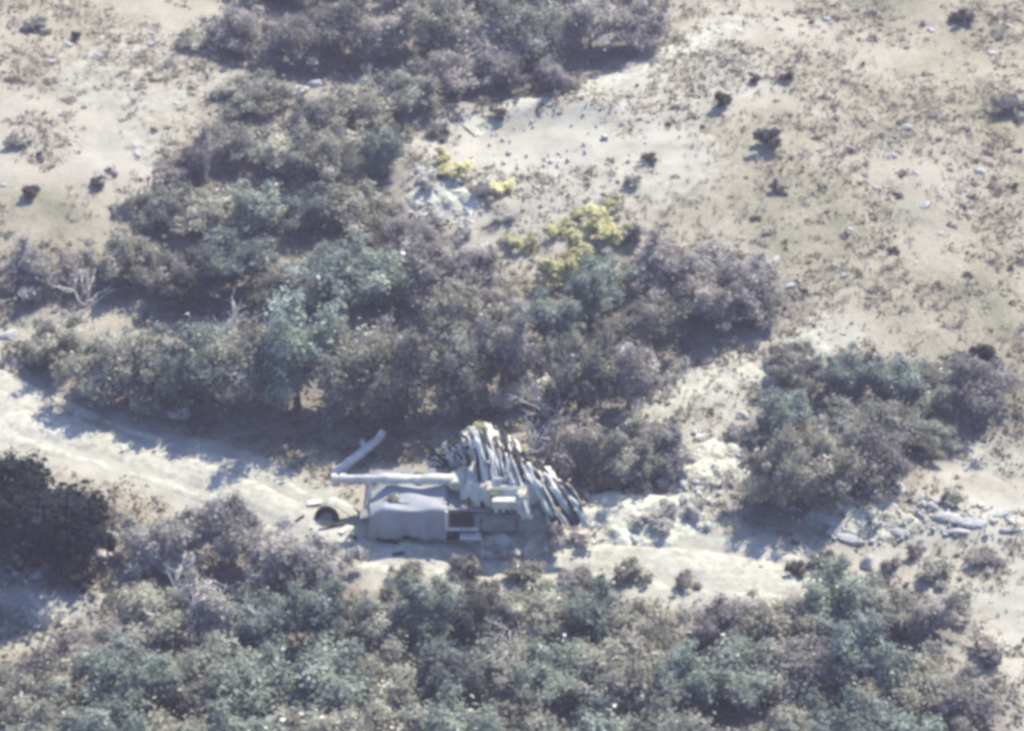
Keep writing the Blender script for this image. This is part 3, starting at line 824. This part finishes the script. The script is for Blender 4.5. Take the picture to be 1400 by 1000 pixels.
# ------------------------------------------------------------------ the armoured vehicle
VP = ground(628, 712)
V0 = empty("armoured_vehicle", VP + Vector((0, 0, 0.0)), math.pi + math.radians(2.0))   # local +x points to the left of the picture
V0.rotation_euler = (0.0, math.radians(0.5), math.pi + math.radians(-1.5))
tag(V0, "pale armoured vehicle with turret and long gun barrel pointing left", "armoured vehicle")
def part(name, bm_or_me, mat, parent=V0, smooth=False):
    me = bm_or_me if isinstance(bm_or_me, bpy.types.Mesh) else bm_mesh(bm_or_me, name, smooth)
    return link(name, me, M[mat], parent)

def prism_bm(profile, y0, y1, bev=0.03):
    """side profile (x, z) extruded across y"""
    bm = bmesh.new()
    A = [bm.verts.new((x, y0, z)) for x, z in profile]
    B = [bm.verts.new((x, y1, z)) for x, z in profile]
    bm.faces.new(A); bm.faces.new(B[::-1])
    n = len(profile)
    for i in range(n):
        bm.faces.new((A[i], B[i], B[(i + 1) % n], A[(i + 1) % n]))
    bmesh.ops.recalc_face_normals(bm, faces=bm.faces)
    if bev: bmesh.ops.bevel(bm, geom=list(bm.edges), offset=bev, segments=1, affect='EDGES')
    return bm
W = 1.3
hull = part("hull", prism_bm([(-3.9, 0.55), (-3.9, 1.55), (2.9, 1.62), (3.75, 1.15), (3.9, 0.9), (3.3, 0.45), (-3.4, 0.45)], -W + 0.28, W - 0.28, 0.04), 'armour_shaded')
part("deck", box_bm(6.6, 2 * W, 0.09, (-0.55, 0, 1.66), 0.02), 'armour_shaded')
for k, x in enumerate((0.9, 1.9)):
    part("deck_plate", box_bm(0.8, 0.9, 0.05, (x, 0.45, 1.735), 0.015), 'armour_shaded')
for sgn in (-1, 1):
    part("fender", prism_bm([(-3.9, 1.42), (-3.9, 1.5), (3.3, 1.5), (3.95, 1.25), (3.92, 1.17), (3.28, 1.42)], sgn * (W - 0.45), sgn * (W + 0.1), 0.012), 'armour_shaded')
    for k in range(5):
        part("skirt_panel", box_bm(1.36, 0.04, 0.72, (-3.1 + 1.42 * k, sgn * (W + 0.09), 1.02 + random.uniform(-0.015, 0.015)), 0.012), 'armour_shaded')
    # running gear
    loop = []
    L0, L1, zt, zb, rr = -3.35, 3.15, 1.02, 0.06, 0.44
    for k in range(9): loop.append((L1 + rr * math.sin(math.pi * k / 8), 0, 0.54 + 0.46 * math.cos(math.pi * k / 8)))
    for k in range(9): loop.append((L0 - rr * math.sin(math.pi * k / 8), 0, 0.54 - 0.46 * math.cos(math.pi * k / 8)))
    bm = bmesh.new(); n = len(loop); rings = []
    for q, (x, _, z) in enumerate(loop):
        cx = min(max(x, L0), L1); ox, oz = x - cx, z - 0.54
        ln = math.hypot(ox, oz) or 1
        ring = []
        for (yy, inn) in ((W - 0.5, 0), (W + 0.02, 0), (W + 0.02, 0.07), (W - 0.5, 0.07)):
            ring.append(bm.verts.new((x - ox / ln * inn, sgn * yy, z - oz / ln * inn)))
        rings.append(ring)
    for q in range(n):
        r0, r1 = rings[q], rings[(q + 1) % n]
        for c in range(4): bm.faces.new((r0[c], r0[(c + 1) % 4], r1[(c + 1) % 4], r1[c]))
    trk = part("track", bm, 'rubber')
    for k in range(6):
        bm = bmesh.new()
        bmesh.ops.create_cone(bm, cap_ends=True, segments=18, radius1=0.36, radius2=0.33, depth=0.3, matrix=Matrix.Translation((-2.7 + 1.1 * k, sgn * (W - 0.25), 0.46)) @ Matrix.Rotation(math.pi / 2, 4, 'X'))
        part("road_wheel", bm, 'armour_shaded', trk)
# side hatch with pale frame near the turret on the camera side (local +y faces the camera)
bm = bmesh.new()
for (sx, sz, cx, cz) in ((0.12, 0.95, 0.42, 1.32), (1.3, 0.13, -0.2, 0.86)):
    box_bm(sx, 0.12, sz, (cx, W + 0.2, cz), 0.015, bm=bm)
part("hatch_frame", bm, 'gun')
part("hatch_opening_shade", box_bm(0.95, 0.05, 0.72, (-0.2, W + 0.15, 1.32), 0.01), 'dark')  # solid dark slab painted as the shade inside the side hatch
part("step_plate", box_bm(0.9, 0.5, 0.06, (-0.55, W + 0.5, 0.72), 0.015, Matrix.Rotation(math.radians(14), 3, 'X')), 'gun')
# turret: faceted, narrower at the top, rear-set
bm = bmesh.new()
base = [(-0.1, -0.75), (-0.1, 0.75), (-0.7, 1.18), (-2.5, 1.22), (-3.35, 0.9), (-3.35, -0.9), (-2.5, -1.22), (-0.7, -1.18)]
lo = [bm.verts.new((x, y, 1.72)) for x, y in base]
mi = [bm.verts.new((-1.8 + (x + 1.8) * 1.0, y * 1.0, 2.1)) for x, y in base]
hi = [bm.verts.new((-1.85 + (x + 1.8) * 0.80, y * 0.80, 2.62)) for x, y in base]
bm.faces.new(lo[::-1]); bm.faces.new(hi)
for A, B in ((lo, mi), (mi, hi)):
    for k in range(8): bm.faces.new((A[k], A[(k + 1) % 8], B[(k + 1) % 8], B[k]))
bmesh.ops.recalc_face_normals(bm, faces=bm.faces)
bmesh.ops.bevel(bm, geom=list(bm.edges), offset=0.05, segments=2, affect='EDGES')
tur = part("turret", bm, 'armour')
def cyl_bm(r1, r2, depth, loc, axis='Z', seg=28):
    bm = bmesh.new()
    mtx = Matrix.Translation(loc)
    if axis == 'X': mtx = mtx @ Matrix.Rotation(math.pi / 2, 4, 'Y')
    if axis == 'Y': mtx = mtx @ Matrix.Rotation(math.pi / 2, 4, 'X')
    bmesh.ops.create_cone(bm, cap_ends=True, segments=seg, radius1=r1, radius2=r2, depth=depth, matrix=mtx)
    bmesh.ops.bevel(bm, geom=[e for e in bm.edges if len(e.link_faces) == 2 and e.calc_face_angle(0) > 0.9], offset=0.015, segments=1, affect='EDGES')
    return bm
part("cupola", cyl_bm(0.52, 0.46, 0.26, (-1.65, 0.25, 2.74)), 'gun', tur)
part("hatch_hole_shade", cyl_bm(0.27, 0.27, 0.03, (-1.72, 0.22, 2.885)), 'dark', tur)  # flat dark disc standing in for the unlit inside of the cupola
part("hatch_lid", box_bm(0.62, 0.06, 0.55, (-1.7, -0.32, 3.05), 0.02, Matrix.Rotation(math.radians(-25), 3, 'X')), 'gun', tur)
part("loader_hatch", cyl_bm(0.33, 0.31, 0.09, (-2.15, -0.5, 2.66)), 'armour_shaded', tur)
part("stowage_box", box_bm(1.2, 0.35, 0.42, (-2.0, 1.33, 2.12), 0.03), 'armour', tur)
part("stowage_bin", box_bm(0.4, 1.5, 0.5, (-3.55, 0, 2.1), 0.03), 'armour', tur)
part("mantlet", prism_bm([(-0.35, 1.85), (-0.3, 2.45), (0.25, 2.36), (0.4, 2.16), (0.25, 1.95)], -0.42, 0.42, 0.04), 'armour', tur)
def lathe_x(profile, seg=22, y=0.0, z=0.0, droop=0.0):
    bm = bmesh.new(); R = []
    for (x, r) in profile:
        R.append([bm.verts.new((x, y + r * math.cos(2 * math.pi * k / seg), z + droop * x + r * math.sin(2 * math.pi * k / seg))) for k in range(seg)])
    for A, B in zip(R, R[1:]):
        for k in range(seg): bm.faces.new((A[k], A[(k + 1) % seg], B[(k + 1) % seg], B[k]))
    bm.faces.new(R[0]); bm.faces.new(R[-1][::-1])
    return bm
barrel = part("barrel", lathe_x([(0.2, 0.23), (1.2, 0.215), (1.25, 0.185), (2.3, 0.175), (2.34, 0.22), (3.1, 0.22), (3.16, 0.16), (4.55, 0.145), (4.57, 0.135)], z=2.2), 'gun', V0, True)
part("muzzle_brake", lathe_x([(4.54, 0.13), (4.54, 0.2), (4.78, 0.21), (4.79, 0.14), (4.91, 0.14), (4.92, 0.21), (5.13, 0.2), (5.14, 0.1)], z=2.2), 'gun', barrel)
bm = bmesh.new()
for s_ in (-1, 1):
    box_bm(0.09, 0.07, 0.75, (3.62, s_ * 0.24, 1.75), 0.01, Matrix.Rotation(s_ * 0.3, 3, 'X'), bm=bm)
part("travel_lock", bm, 'gun')
for s_ in (-0.8, 0.8):
    part("headlight", cyl_bm(0.12, 0.12, 0.14, (3.35, s_, 1.45), 'X', 14), 'gun')
part("exhaust", box_bm(0.9, 0.16, 0.22, (0.6, -W - 0.02, 1.58), 0.02), 'dark')
T = Tubes()
T.add([(2.7, 0.95, 1.74), (1.4, 1.08, 1.76), (0.3, 0.98, 1.75)], [0.035, 0.035, 0.035], 6)
part("tow_cable", T.mesh("tow_cable"), 'dark')

# pale strips of torn camouflage sheeting hung from a leaning pole over the turret
def at(px, py, yy):
    dd = ray(px, py); k = (yy - CAM[1]) / dd[1]
    return Vector(CAM + dd * k)
net = empty("camouflage_sheeting", ground(640, 655))
tag(net, "torn pale strips of camouflage sheeting hung from a pole beside the turret", "camouflage")
inv = -net.location
T = Tubes()
pa = at(657, 578, VP.y + 1.9); pb = at(588, 634, VP.y + 2.0)
T.add([pa + inv, (pa + pb) / 2 + inv + Vector((0, 0, -0.04)), pb + inv], [0.05, 0.055, 0.06], 7)
gp_ = Vector((pa.x + 0.1, pa.y + 0.15, float(height(pa.x + 0.1, pa.y + 0.15)) - 0.2))
T.add([pa + inv + Vector((0, 0, 0.1)), gp_ + inv], [0.05, 0.065], 7)
gq_ = Vector((pb.x - 0.25, pb.y + 0.1, float(height(pb.x - 0.25, pb.y + 0.1)) - 0.2))
T.add([pb + inv + Vector((0, 0, 0.1)), gq_ + inv], [0.05, 0.06], 7)
part("pole", T.mesh("pole"), 'bark', net)
top = [at(586, 622, VP.y + 2.0), at(606, 608, VP.y + 2.0), at(632, 592, VP.y + 1.95), at(657, 577, VP.y + 1.9), at(684, 588, VP.y + 1.7), at(708, 608, VP.y + 1.3), at(735, 636, VP.y + 0.9), at(764, 668, VP.y + 0.2)]
bot = [at(598, 652, VP.y + 1.3), at(616, 656, VP.y + 0.9), at(636, 664, VP.y + 0.55), at(652, 690, VP.y - 1.2), at(676, 702, VP.y - 1.5), at(704, 706, VP.y - 1.6), at(752, 716, VP.y - 1.9), at(800, 722, VP.y - 1.9)]
def lerp_line(P_, u):
    u = min(max(u, 0), 0.9999) * (len(P_) - 1); k = int(u); f = u - k
    return P_[k] * (1 - f) + P_[k + 1] * f
rr_ = random.Random(5)
nst = 60
for i in range(nst):
    u0 = (i + rr_.uniform(-0.3, 0.3)) / nst
    f0 = rr_.choice([0.0, 0.0, 0.25, 0.45]); f1 = min(1.0, f0 + rr_.uniform(0.45, 0.9))
    w_ = rr_.uniform(0.13, 0.32)
    n1, n2 = 14, 5
    Vg = []
    cl = []
    for p1 in range(n1):
        f = f0 + (f1 - f0) * p1 / (n1 - 1)
        uu = u0 - 0.08 + 0.17 * f + 0.012 * math.sin(f * 7 + i)
        c = lerp_line(top, uu) * (1 - f) + lerp_line(bot, uu) * f
        c = c + Vector((0, 0, 0.85 * math.sin(math.pi * f) * min(1, max(0, (u0 - 0.2) * 4)) + 0.05 * math.sin(9 * f + 2.1 * i) + 0.03 * (i % 3)))
        cl.append(c)
    for p1 in range(n1):
        tdir = (cl[min(p1 + 1, n1 - 1)] - cl[max(p1 - 1, 0)]).normalized()
        side = tdir.cross(Vector((0.1, -0.45, 0.9))).normalized()
        nrm = side.cross(tdir)
        for q in range(n2):
            gq = q / (n2 - 1) - 0.5
            ww = w_ * (0.55 + 0.9 * float(vnoise(p1 * 0.55 + i * 9, gq * 2 + 5, 8)))
            Vg.append(tuple(cl[p1] + side * (gq * ww) + nrm * (0.06 * math.cos(gq * 5 + i) + 0.05 * math.sin(p1 * 1.3 + gq * 4 + i)) + inv))
    Fq = [(p1 * n2 + q, p1 * n2 + q + 1, (p1 + 1) * n2 + q + 1, (p1 + 1) * n2 + q) for p1 in range(n1 - 1) for q in range(n2 - 1)]
    o = link("cloth_strip", poly_mesh("cloth_strip", Vg, Fq), M['cloth_dark'] if rr_.random() < 0.34 else (M['cloth_green'] if rr_.random() < 0.35 else M['plank']), net)
    md = o.modifiers.new("thickness", 'SOLIDIFY'); md.thickness = 0.02
for i in range(12):
    uu = 0.12 + 0.86 * i / 11; f = [0.15, 0.6, 0.85, 0.35][i % 4]
    c = lerp_line(top, uu) * (1 - f) + lerp_line(bot, uu) * f + Vector((0, 0, 0.75 * math.sin(math.pi * f) * min(1, max(0, (uu - 0.2) * 4)) - 0.1))
    o = link("leafy_spray", crown_mesh("leafy_spray", 930 + i, 10, 420, 0.30, 0.6, mat=M['leaf_straw'] if i % 2 else M['leaf_yellow']), None, net)
    k_ = rr_.uniform(0.28, 0.45)
    o.location = c + inv; o.scale = (k_ * 1.2, k_, k_ * 0.6); o.rotation_euler = (0, 0, i * 1.7)
# plain grey tarpaulin over the front deck, hanging down the near side
tp_V = []; n1, n2 = 34, 26
for p1 in range(n1):
    lx = 0.42 + 3.15 * p1 / (n1 - 1)
    for q in range(n2):
        f = q / (n2 - 1)
        if f < 0.42:
            ly = -0.05 + 1.5 * f / 0.42; lz = 1.80 + 0.05 * math.sin(lx * 3 + ly * 4) - 0.02 * ly
        else:
            k = (f - 0.42) / 0.58
            ly = 1.45 + 0.10 * k + 0.07 * k * math.sin(lx * 5.2 + 0.6) + 0.04 * k * math.sin(lx * 11); lz = 1.77 - (1.42 + 0.10 * math.sin(lx * 2.3)) * k
        drop = max(0.0, lx - 2.9) * 0.55 if f < 0.42 else max(0.0, lx - 2.9) * 0.55 * (1 - (f - 0.42) / 0.58)
        tp_V.append((lx + 0.03 * math.sin(f * 9), ly, lz - drop))
tarp = link("tarpaulin", poly_mesh("tarpaulin", tp_V, [(a_ * n2 + b_, a_ * n2 + b_ + 1, (a_ + 1) * n2 + b_ + 1, (a_ + 1) * n2 + b_) for a_ in range(n1 - 1) for b_ in range(n2 - 1)]), M['tarp'])
tarp.location = V0.location; tarp.rotation_euler = V0.rotation_euler
md = tarp.modifiers.new("thickness", 'SOLIDIFY'); md.thickness = 0.02
tag(tarp, "plain grey tarpaulin hanging over the vehicle's front under the barrel", "tarpaulin")
# leafy cut branches laid over the vehicle as camouflage
SPRAY = crown_mesh("spray", 901, 12, 700, 0.26, 0.6, mat=M['leaf_straw'])
SPRAY2 = crown_mesh("spray2", 902, 12, 700, 0.26, 0.6, mat=M['leaf_grey'])
for i, (lx, ly, lz, w_, h_, mm) in enumerate([(-3.2, 0.6, 2.1, 0.9, 0.55, 0), (-2.6, 1.1, 2.2, 0.8, 0.5, 0), (-0.5, 0.95, 1.75, 0.7, 0.4, 1), (-3.5, 1.2, 1.55, 1.0, 0.6, 1), (-0.9, -0.8, 2.5, 0.7, 0.35, 0), (-2.9, -0.5, 2.6, 0.9, 0.4, 1), (2.6, 0.7, 1.7, 0.9, 0.3, 1), (1.6, -0.6, 1.72, 1.0, 0.35, 1), (-1.2, 0.9, 2.5, 0.8, 0.35, 0), (-2.2, 0.2, 2.6, 0.8, 0.35, 0), (-0.4, 1.2, 1.5, 0.7, 0.5, 0), (0.4, -0.9, 1.7, 0.8, 0.4, 1)]):
    o = part("camouflage_branch", SPRAY2 if mm else SPRAY, 'leaf_straw')
    o.location = (lx, ly, lz); o.scale = (w_ * 0.6, w_ * 0.5, h_ * 0.5); o.rotation_euler = (0, 0, i * 1.3)

# torn fender arch and loose wheel in front of the hull
def arch_bm(R, width, th, a0, a1, seg=16):
    bm = bmesh.new(); ring = []
    for k in range(seg + 1):
        a = a0 + (a1 - a0) * k / seg
        c, s = math.cos(a), math.sin(a)
        ring.append([bm.verts.new((R * c, -width / 2, R * s)), bm.verts.new((R * c, width / 2, R * s)), bm.verts.new(((R - th) * c, width / 2, (R - th) * s)), bm.verts.new(((R - th) * c, -width / 2, (R - th) * s))])
    for A, B in zip(ring, ring[1:]):
        for c in range(4): bm.faces.new((A[c], A[(c + 1) % 4], B[(c + 1) % 4], B[c]))
    bm.faces.new(ring[0]); bm.faces.new(ring[-1][::-1])
    return bm
p = ground(462, 704)
prof = [(-0.75, 0.42), (-0.6, 0.66), (-0.35, 0.80), (-0.05, 0.80), (0.25, 0.70), (0.6, 0.50), (0.95, 0.28), (1.25, 0.10), (1.5, 0.03)]
bm = bmesh.new(); ra = []
for (xx, zz) in prof:
    ra.append([bm.verts.new((xx, yy, zz + dz)) for (yy, dz) in ((-0.24, 0.0), (0.0, 0.05), (0.26, 0.0))] + [bm.verts.new((xx, yy, zz + dz - 0.04)) for (yy, dz) in ((0.26, 0.0), (0.0, 0.05), (-0.24, 0.0))])
for A_, B_ in zip(ra, ra[1:]):
    for c in range(6): bm.faces.new((A_[c], A_[(c + 1) % 6], B_[(c + 1) % 6], B_[c]))
bm.faces.new(ra[0]); bm.faces.new(ra[-1][::-1])
o = link("bent_plate", bm_mesh(bm, "bent_plate", False), M['armour'])
o.location = p + Vector((0, 0, -0.12)); o.rotation_euler = (0.0, 0.0, -0.32)
tag(o, "curved pale metal plate lying on the track under the muzzle", "metal plate")
p = ground(447, 712)
w0 = empty("loose_wheel", p + Vector((0, 0, 0.08)))
w0.rotation_euler = (1.05, 0.1, -0.35)
tag(w0, "dark loose wheel lying on the track beside the curved plate", "wheel")
bm = bmesh.new(); rings = []
for k in range(28):
    a = 2 * math.pi * k / 28
    ring = []
    for q in range(8):
        b_ = 2 * math.pi * q / 8
        rr = 0.42 + 0.13 * math.cos(b_)
        ring.append(bm.verts.new((rr * math.cos(a), rr * math.sin(a), 0.13 * math.sin(b_))))
    rings.append(ring)
for k in range(28):
    for q in range(8): bm.faces.new((rings[k][q], rings[(k + 1) % 28][q], rings[(k + 1) % 28][(q + 1) % 8], rings[k][(q + 1) % 8]))
part("tyre", bm, 'dark', w0, True)
part("rim", cyl_bm(0.31, 0.27, 0.16, (0, 0, 0)), 'armour_shaded', w0)
for i, (px, py, L, yaw) in enumerate([(470, 728, 0.5, 0.9), (485, 738, 0.4, -0.6), (430, 690, 0.6, 0.3), (515, 730, 0.45, 1.2), (440, 735, 0.4, -1.0), (545, 760, 0.5, 0.4), (575, 752, 0.4, -0.3), (410, 712, 0.45, 0.7)]):
    p = ground(px, py)
    o = link("scrap_piece", bm_mesh(box_bm(L, L * random.uniform(0.3, 0.6), 0.04, bev=0.01), "scrap_piece"), M['dark'] if i % 2 else M['gun'])
    o.location = p + Vector((0, 0, 0.12)); o.rotation_euler = (random.uniform(-0.4, 0.4), random.uniform(-0.3, 0.3), yaw)
    tag(o, "small scrap of metal on the track below the muzzle", "scrap metal", "scrap on the track")
for i, (px, py, L, yaw) in enumerate([(500, 716, 1.3, -0.35), (455, 722, 1.0, 0.1), (530, 745, 0.9, -0.2)]):
    p = ground(px, py)
    o = link("scrap_strip", bm_mesh(box_bm(L, 0.16, 0.05, bev=0.01), "scrap_strip"), M['dark'])
    o.location = p + Vector((0, 0, 0.2)); o.rotation_euler = (0.2, 0.04, yaw)
    tag(o, ["dark metal strip lying right of the curved plate", "dark metal strip lying below the loose wheel", "short dark strip on the track below the hull"][i], "scrap metal", "scrap on the track")

# ------------------------------------------------------------------ dry grass and low scrub (uncountable)
def on_strip(x, y):
    return None
def scatter(n, x0, x1, y0, y1, seed):
    r = np.random.default_rng(seed)
    return r.uniform(x0, x1, n), r.uniform(y0, y1, n), r
TRK = spline([(*flat(px, py), 0) for (px, py, w) in TRACK], 110)[:, :2]
CLR = [(*flat(740, 215), 3.9, 2.6)]
def keep_off(x, y):
    dmin = np.full(len(x), 1e9)
    for (tx, ty) in TRK: dmin = np.minimum(dmin, np.hypot(x - tx, y - ty))
    ok = dmin > 1.7 + 0.9 * vnoise(x, y, 4)
    for (cx, cy, rx, ry) in CLR: ok &= ((x - cx) / rx) ** 2 + ((y - cy) / ry) ** 2 > 1
    return ok
def tree_cover(x, y, k=1.2):
    c = np.zeros(len(x), bool)
    for (tx, ty, tr) in tp: c |= np.hypot(x - tx, y - ty) < tr * k
    return c

x, y, r = scatter(26000, -34, 34, -32, 62, 61)
den = fbm(x / 2.5, y / 2.5, 88, 3)
ok = keep_off(x, y) & ~tree_cover(x, y, 0.9) & (den > 0.40 + 0.12 * r.random(len(x)))
x, y = x[ok], y[ok]
nb = 7
bx = np.repeat(x, nb) + r.normal(0, 0.07, len(x) * nb); by = np.repeat(y, nb) + r.normal(0, 0.07, len(x) * nb)
bz = height(bx, by)
th = r.uniform(0, 6.28, len(bx)); ln = r.uniform(0.10, 0.30, len(bx)); lean = r.uniform(0.05, 0.16, len(bx))
w = 0.022
P = np.stack([bx, by, bz - 0.01], 1)
A = P + np.stack([np.cos(th) * w, np.sin(th) * w, 0 * th], 1)
B = P - np.stack([np.cos(th) * w, np.sin(th) * w, 0 * th], 1)
ph = r.uniform(0, 6.28, len(bx))
Cc = P + np.stack([np.cos(ph) * lean, np.sin(ph) * lean, ln], 1)
V = np.stack([A, B, Cc], 1).reshape(-1, 3)
F = np.arange(len(V)).reshape(-1, 3)
tn = np.clip(np.repeat(r.normal(0.55, 0.2, len(x)), nb) + r.normal(0, 0.1, len(bx)), 0, 1)
tag(link("dry_grass", mesh_np("dry_grass", V, F, False, np.repeat(tn, 3)), M['grass']), "short dry grass tufts on the pale open slopes", "grass", kind="stuff")

bm = bmesh.new(); bmesh.ops.create_icosphere(bm, subdivisions=1, radius=0.5)
bm.verts.ensure_lookup_table(); bm.faces.ensure_lookup_table()
IV = np.array([v.co[:] for v in bm.verts]); IF = np.array([[v.index for v in f.verts] for f in bm.faces]); bm.free()
r = np.random.default_rng(93); VV = []; FF = []; cnt = 0
for (px, py, rx, ry, n_) in [(722, 735, 2.6, 1.3, 150), (860, 708, 3.8, 1.7, 240), (970, 640, 2.2, 2.2, 180), (615, 280, 2.4, 2.2, 190), (1185, 705, 3.2, 1.6, 200), (1335, 715, 3.2, 1.2, 130), (70, 820, 3.0, 1.5, 80), (740, 230, 6.0, 4.0, 90), (620, 730, 6.0, 1.6, 110)]:
    cx, cy = flat(px, py)
    for _ in range(n_):
        a_ = r.uniform(0, 6.28); q_ = r.random() ** 0.6
        x_, y_ = cx + math.cos(a_) * q_ * rx, cy + math.sin(a_) * q_ * ry
        sz_ = float(np.clip(r.lognormal(-1.75, 0.45), 0.07, 0.42))
        sc_ = sz_ * r.uniform(0.55, 1.25, 3) * np.array([1, 1, 0.75])
        P_ = (IV * r.uniform(0.7, 1.2, (len(IV), 1))) * sc_
        c_, s_ = math.cos(a_ * 3), math.sin(a_ * 3)
        P_ = np.stack([P_[:, 0] * c_ - P_[:, 1] * s_, P_[:, 0] * s_ + P_[:, 1] * c_, P_[:, 2]], 1)
        VV.append(P_ + np.array([x_, y_, float(height(x_, y_)) + 0.06 + sz_ * 0.12])); FF.append(IF + cnt); cnt += len(IV)
tag(link("loose_rubble", mesh_np("loose_rubble", np.concatenate(VV), np.concatenate(FF)), M['stone']), "small loose stones scattered over the heaps and the clearing", "rubble", kind="stuff")

x, y, r = scatter(60000, -34, 34, -32, 62, 81)
ok = keep_off(x, y) & ~tree_cover(x, y, 1.1) & (fbm(x / 3.2, y / 3.2, 57, 3) > 0.34 + 0.20 * r.random(len(x)))
x, y = x[ok][:13000], y[ok][:13000]
nl = 16; sz = np.repeat(np.clip(r.lognormal(-1.5, 0.55, len(x)), 0.07, 0.6), nl)
tnb = np.repeat(r.normal(0.42, 0.2, len(x)), nl)
x = np.repeat(x, nl) + r.normal(0, 1, len(x) * nl) * sz * 0.75; y = np.repeat(y, nl) + r.normal(0, 1, len(y) * nl) * sz * 0.5
z = height(x, y) + np.abs(r.normal(0, 1, len(x))) * sz * 0.55
V, F = leaves(np.stack([x, y, z], 1), r.normal(0, 0.6, (len(x), 3)), 0.11, 82)
tn = np.clip(tnb + r.normal(0, 0.1, len(x)), 0, 1)
tag(link("hillside_scrub", mesh_np("hillside_scrub", V, F, False, np.repeat(tn, 4)), M['slope_scrub']), "tiny dry cushion plants speckling the open slopes", "ground cover", kind="stuff")

x, y, r = scatter(330000, -34, 34, -32, 62, 71)
ok = tree_cover(x, y, 1.6) & keep_off(x, y) & (fbm(x / 1.1, y / 1.1, 91, 3) > 0.42 + 0.05 * r.random(len(x)))
x, y = x[ok][:150000], y[ok][:150000]
z = height(x, y) + r.random(len(x)) ** 1.3 * 1.0 * np.clip(fbm(x / 0.8, y / 0.8, 5, 2) - 0.12, 0, 1) * 1.5
V, F = leaves(np.stack([x, y, z], 1), np.tile([0, 0, 0.7], (len(x), 1)), 0.18, 72)
tn = np.clip(0.2 + 0.6 * fbm(x / 1.7, y / 1.7, 33, 2) + r.normal(0, 0.16, len(x)), 0, 1)
tag(link("low_scrub", mesh_np("low_scrub", V, F, False, np.repeat(tn, 4)), M['scrub']), "low leafy undergrowth between and around the trees", "undergrowth", kind="stuff")

# ------------------------------------------------------------------ labels that single out each of the look-alikes
NTH = ORD + ["fifteenth", "sixteenth", "seventeenth", "eighteenth", "nineteenth", "twentieth"]
def screen(o):
    p = np.array(o.location) - CAM
    dep = p[1] * cp - p[2] * sp
    return p[0] / dep, (p[1] * sp + p[2] * cp) / dep
same = {}
for o in scene.objects:
    if o.get("label") and o.parent is None: same.setdefault(o["label"], []).append(o)
for lab, lst in same.items():
    if len(lst) < 2: continue
    per = 10 if len(lst) > 20 else (8 if len(lst) == 16 else len(lst))
    lst.sort(key=lambda o: -screen(o)[1])
    rows = [lst[k:k + per] for k in range(0, len(lst), per)]
    for ri, row in enumerate(rows):
        row.sort(key=lambda o: screen(o)[0])
        where = "" if len(rows) == 1 else ", %s row from the top" % NTH[ri]
        for k, o in enumerate(row):
            o["label"] = lab + where + ", %s from left" % NTH[k]

# ------------------------------------------------------------------ haze
bm = bmesh.new()
bmesh.ops.create_cube(bm, size=1.0)
for v in bm.verts:
    v.co = Vector((v.co.x * 7000, v.co.y * 7000, -6.0 if v.co.z < 0 else CAM[2] + 6.0))
hz, nt, out = mat_new("haze_air")
pv = nt.nodes.new("ShaderNodeVolumePrincipled")
pv.inputs["Color"].default_value = (0.85, 0.76, 1.0, 1)
pv.inputs["Density"].default_value = 0.0008
pv.inputs["Anisotropy"].default_value = 0.2
nt.links.new(pv.outputs[0], out.inputs["Volume"])
tag(link("haze", bm_mesh(bm, "haze"), hz), kind="stuff")
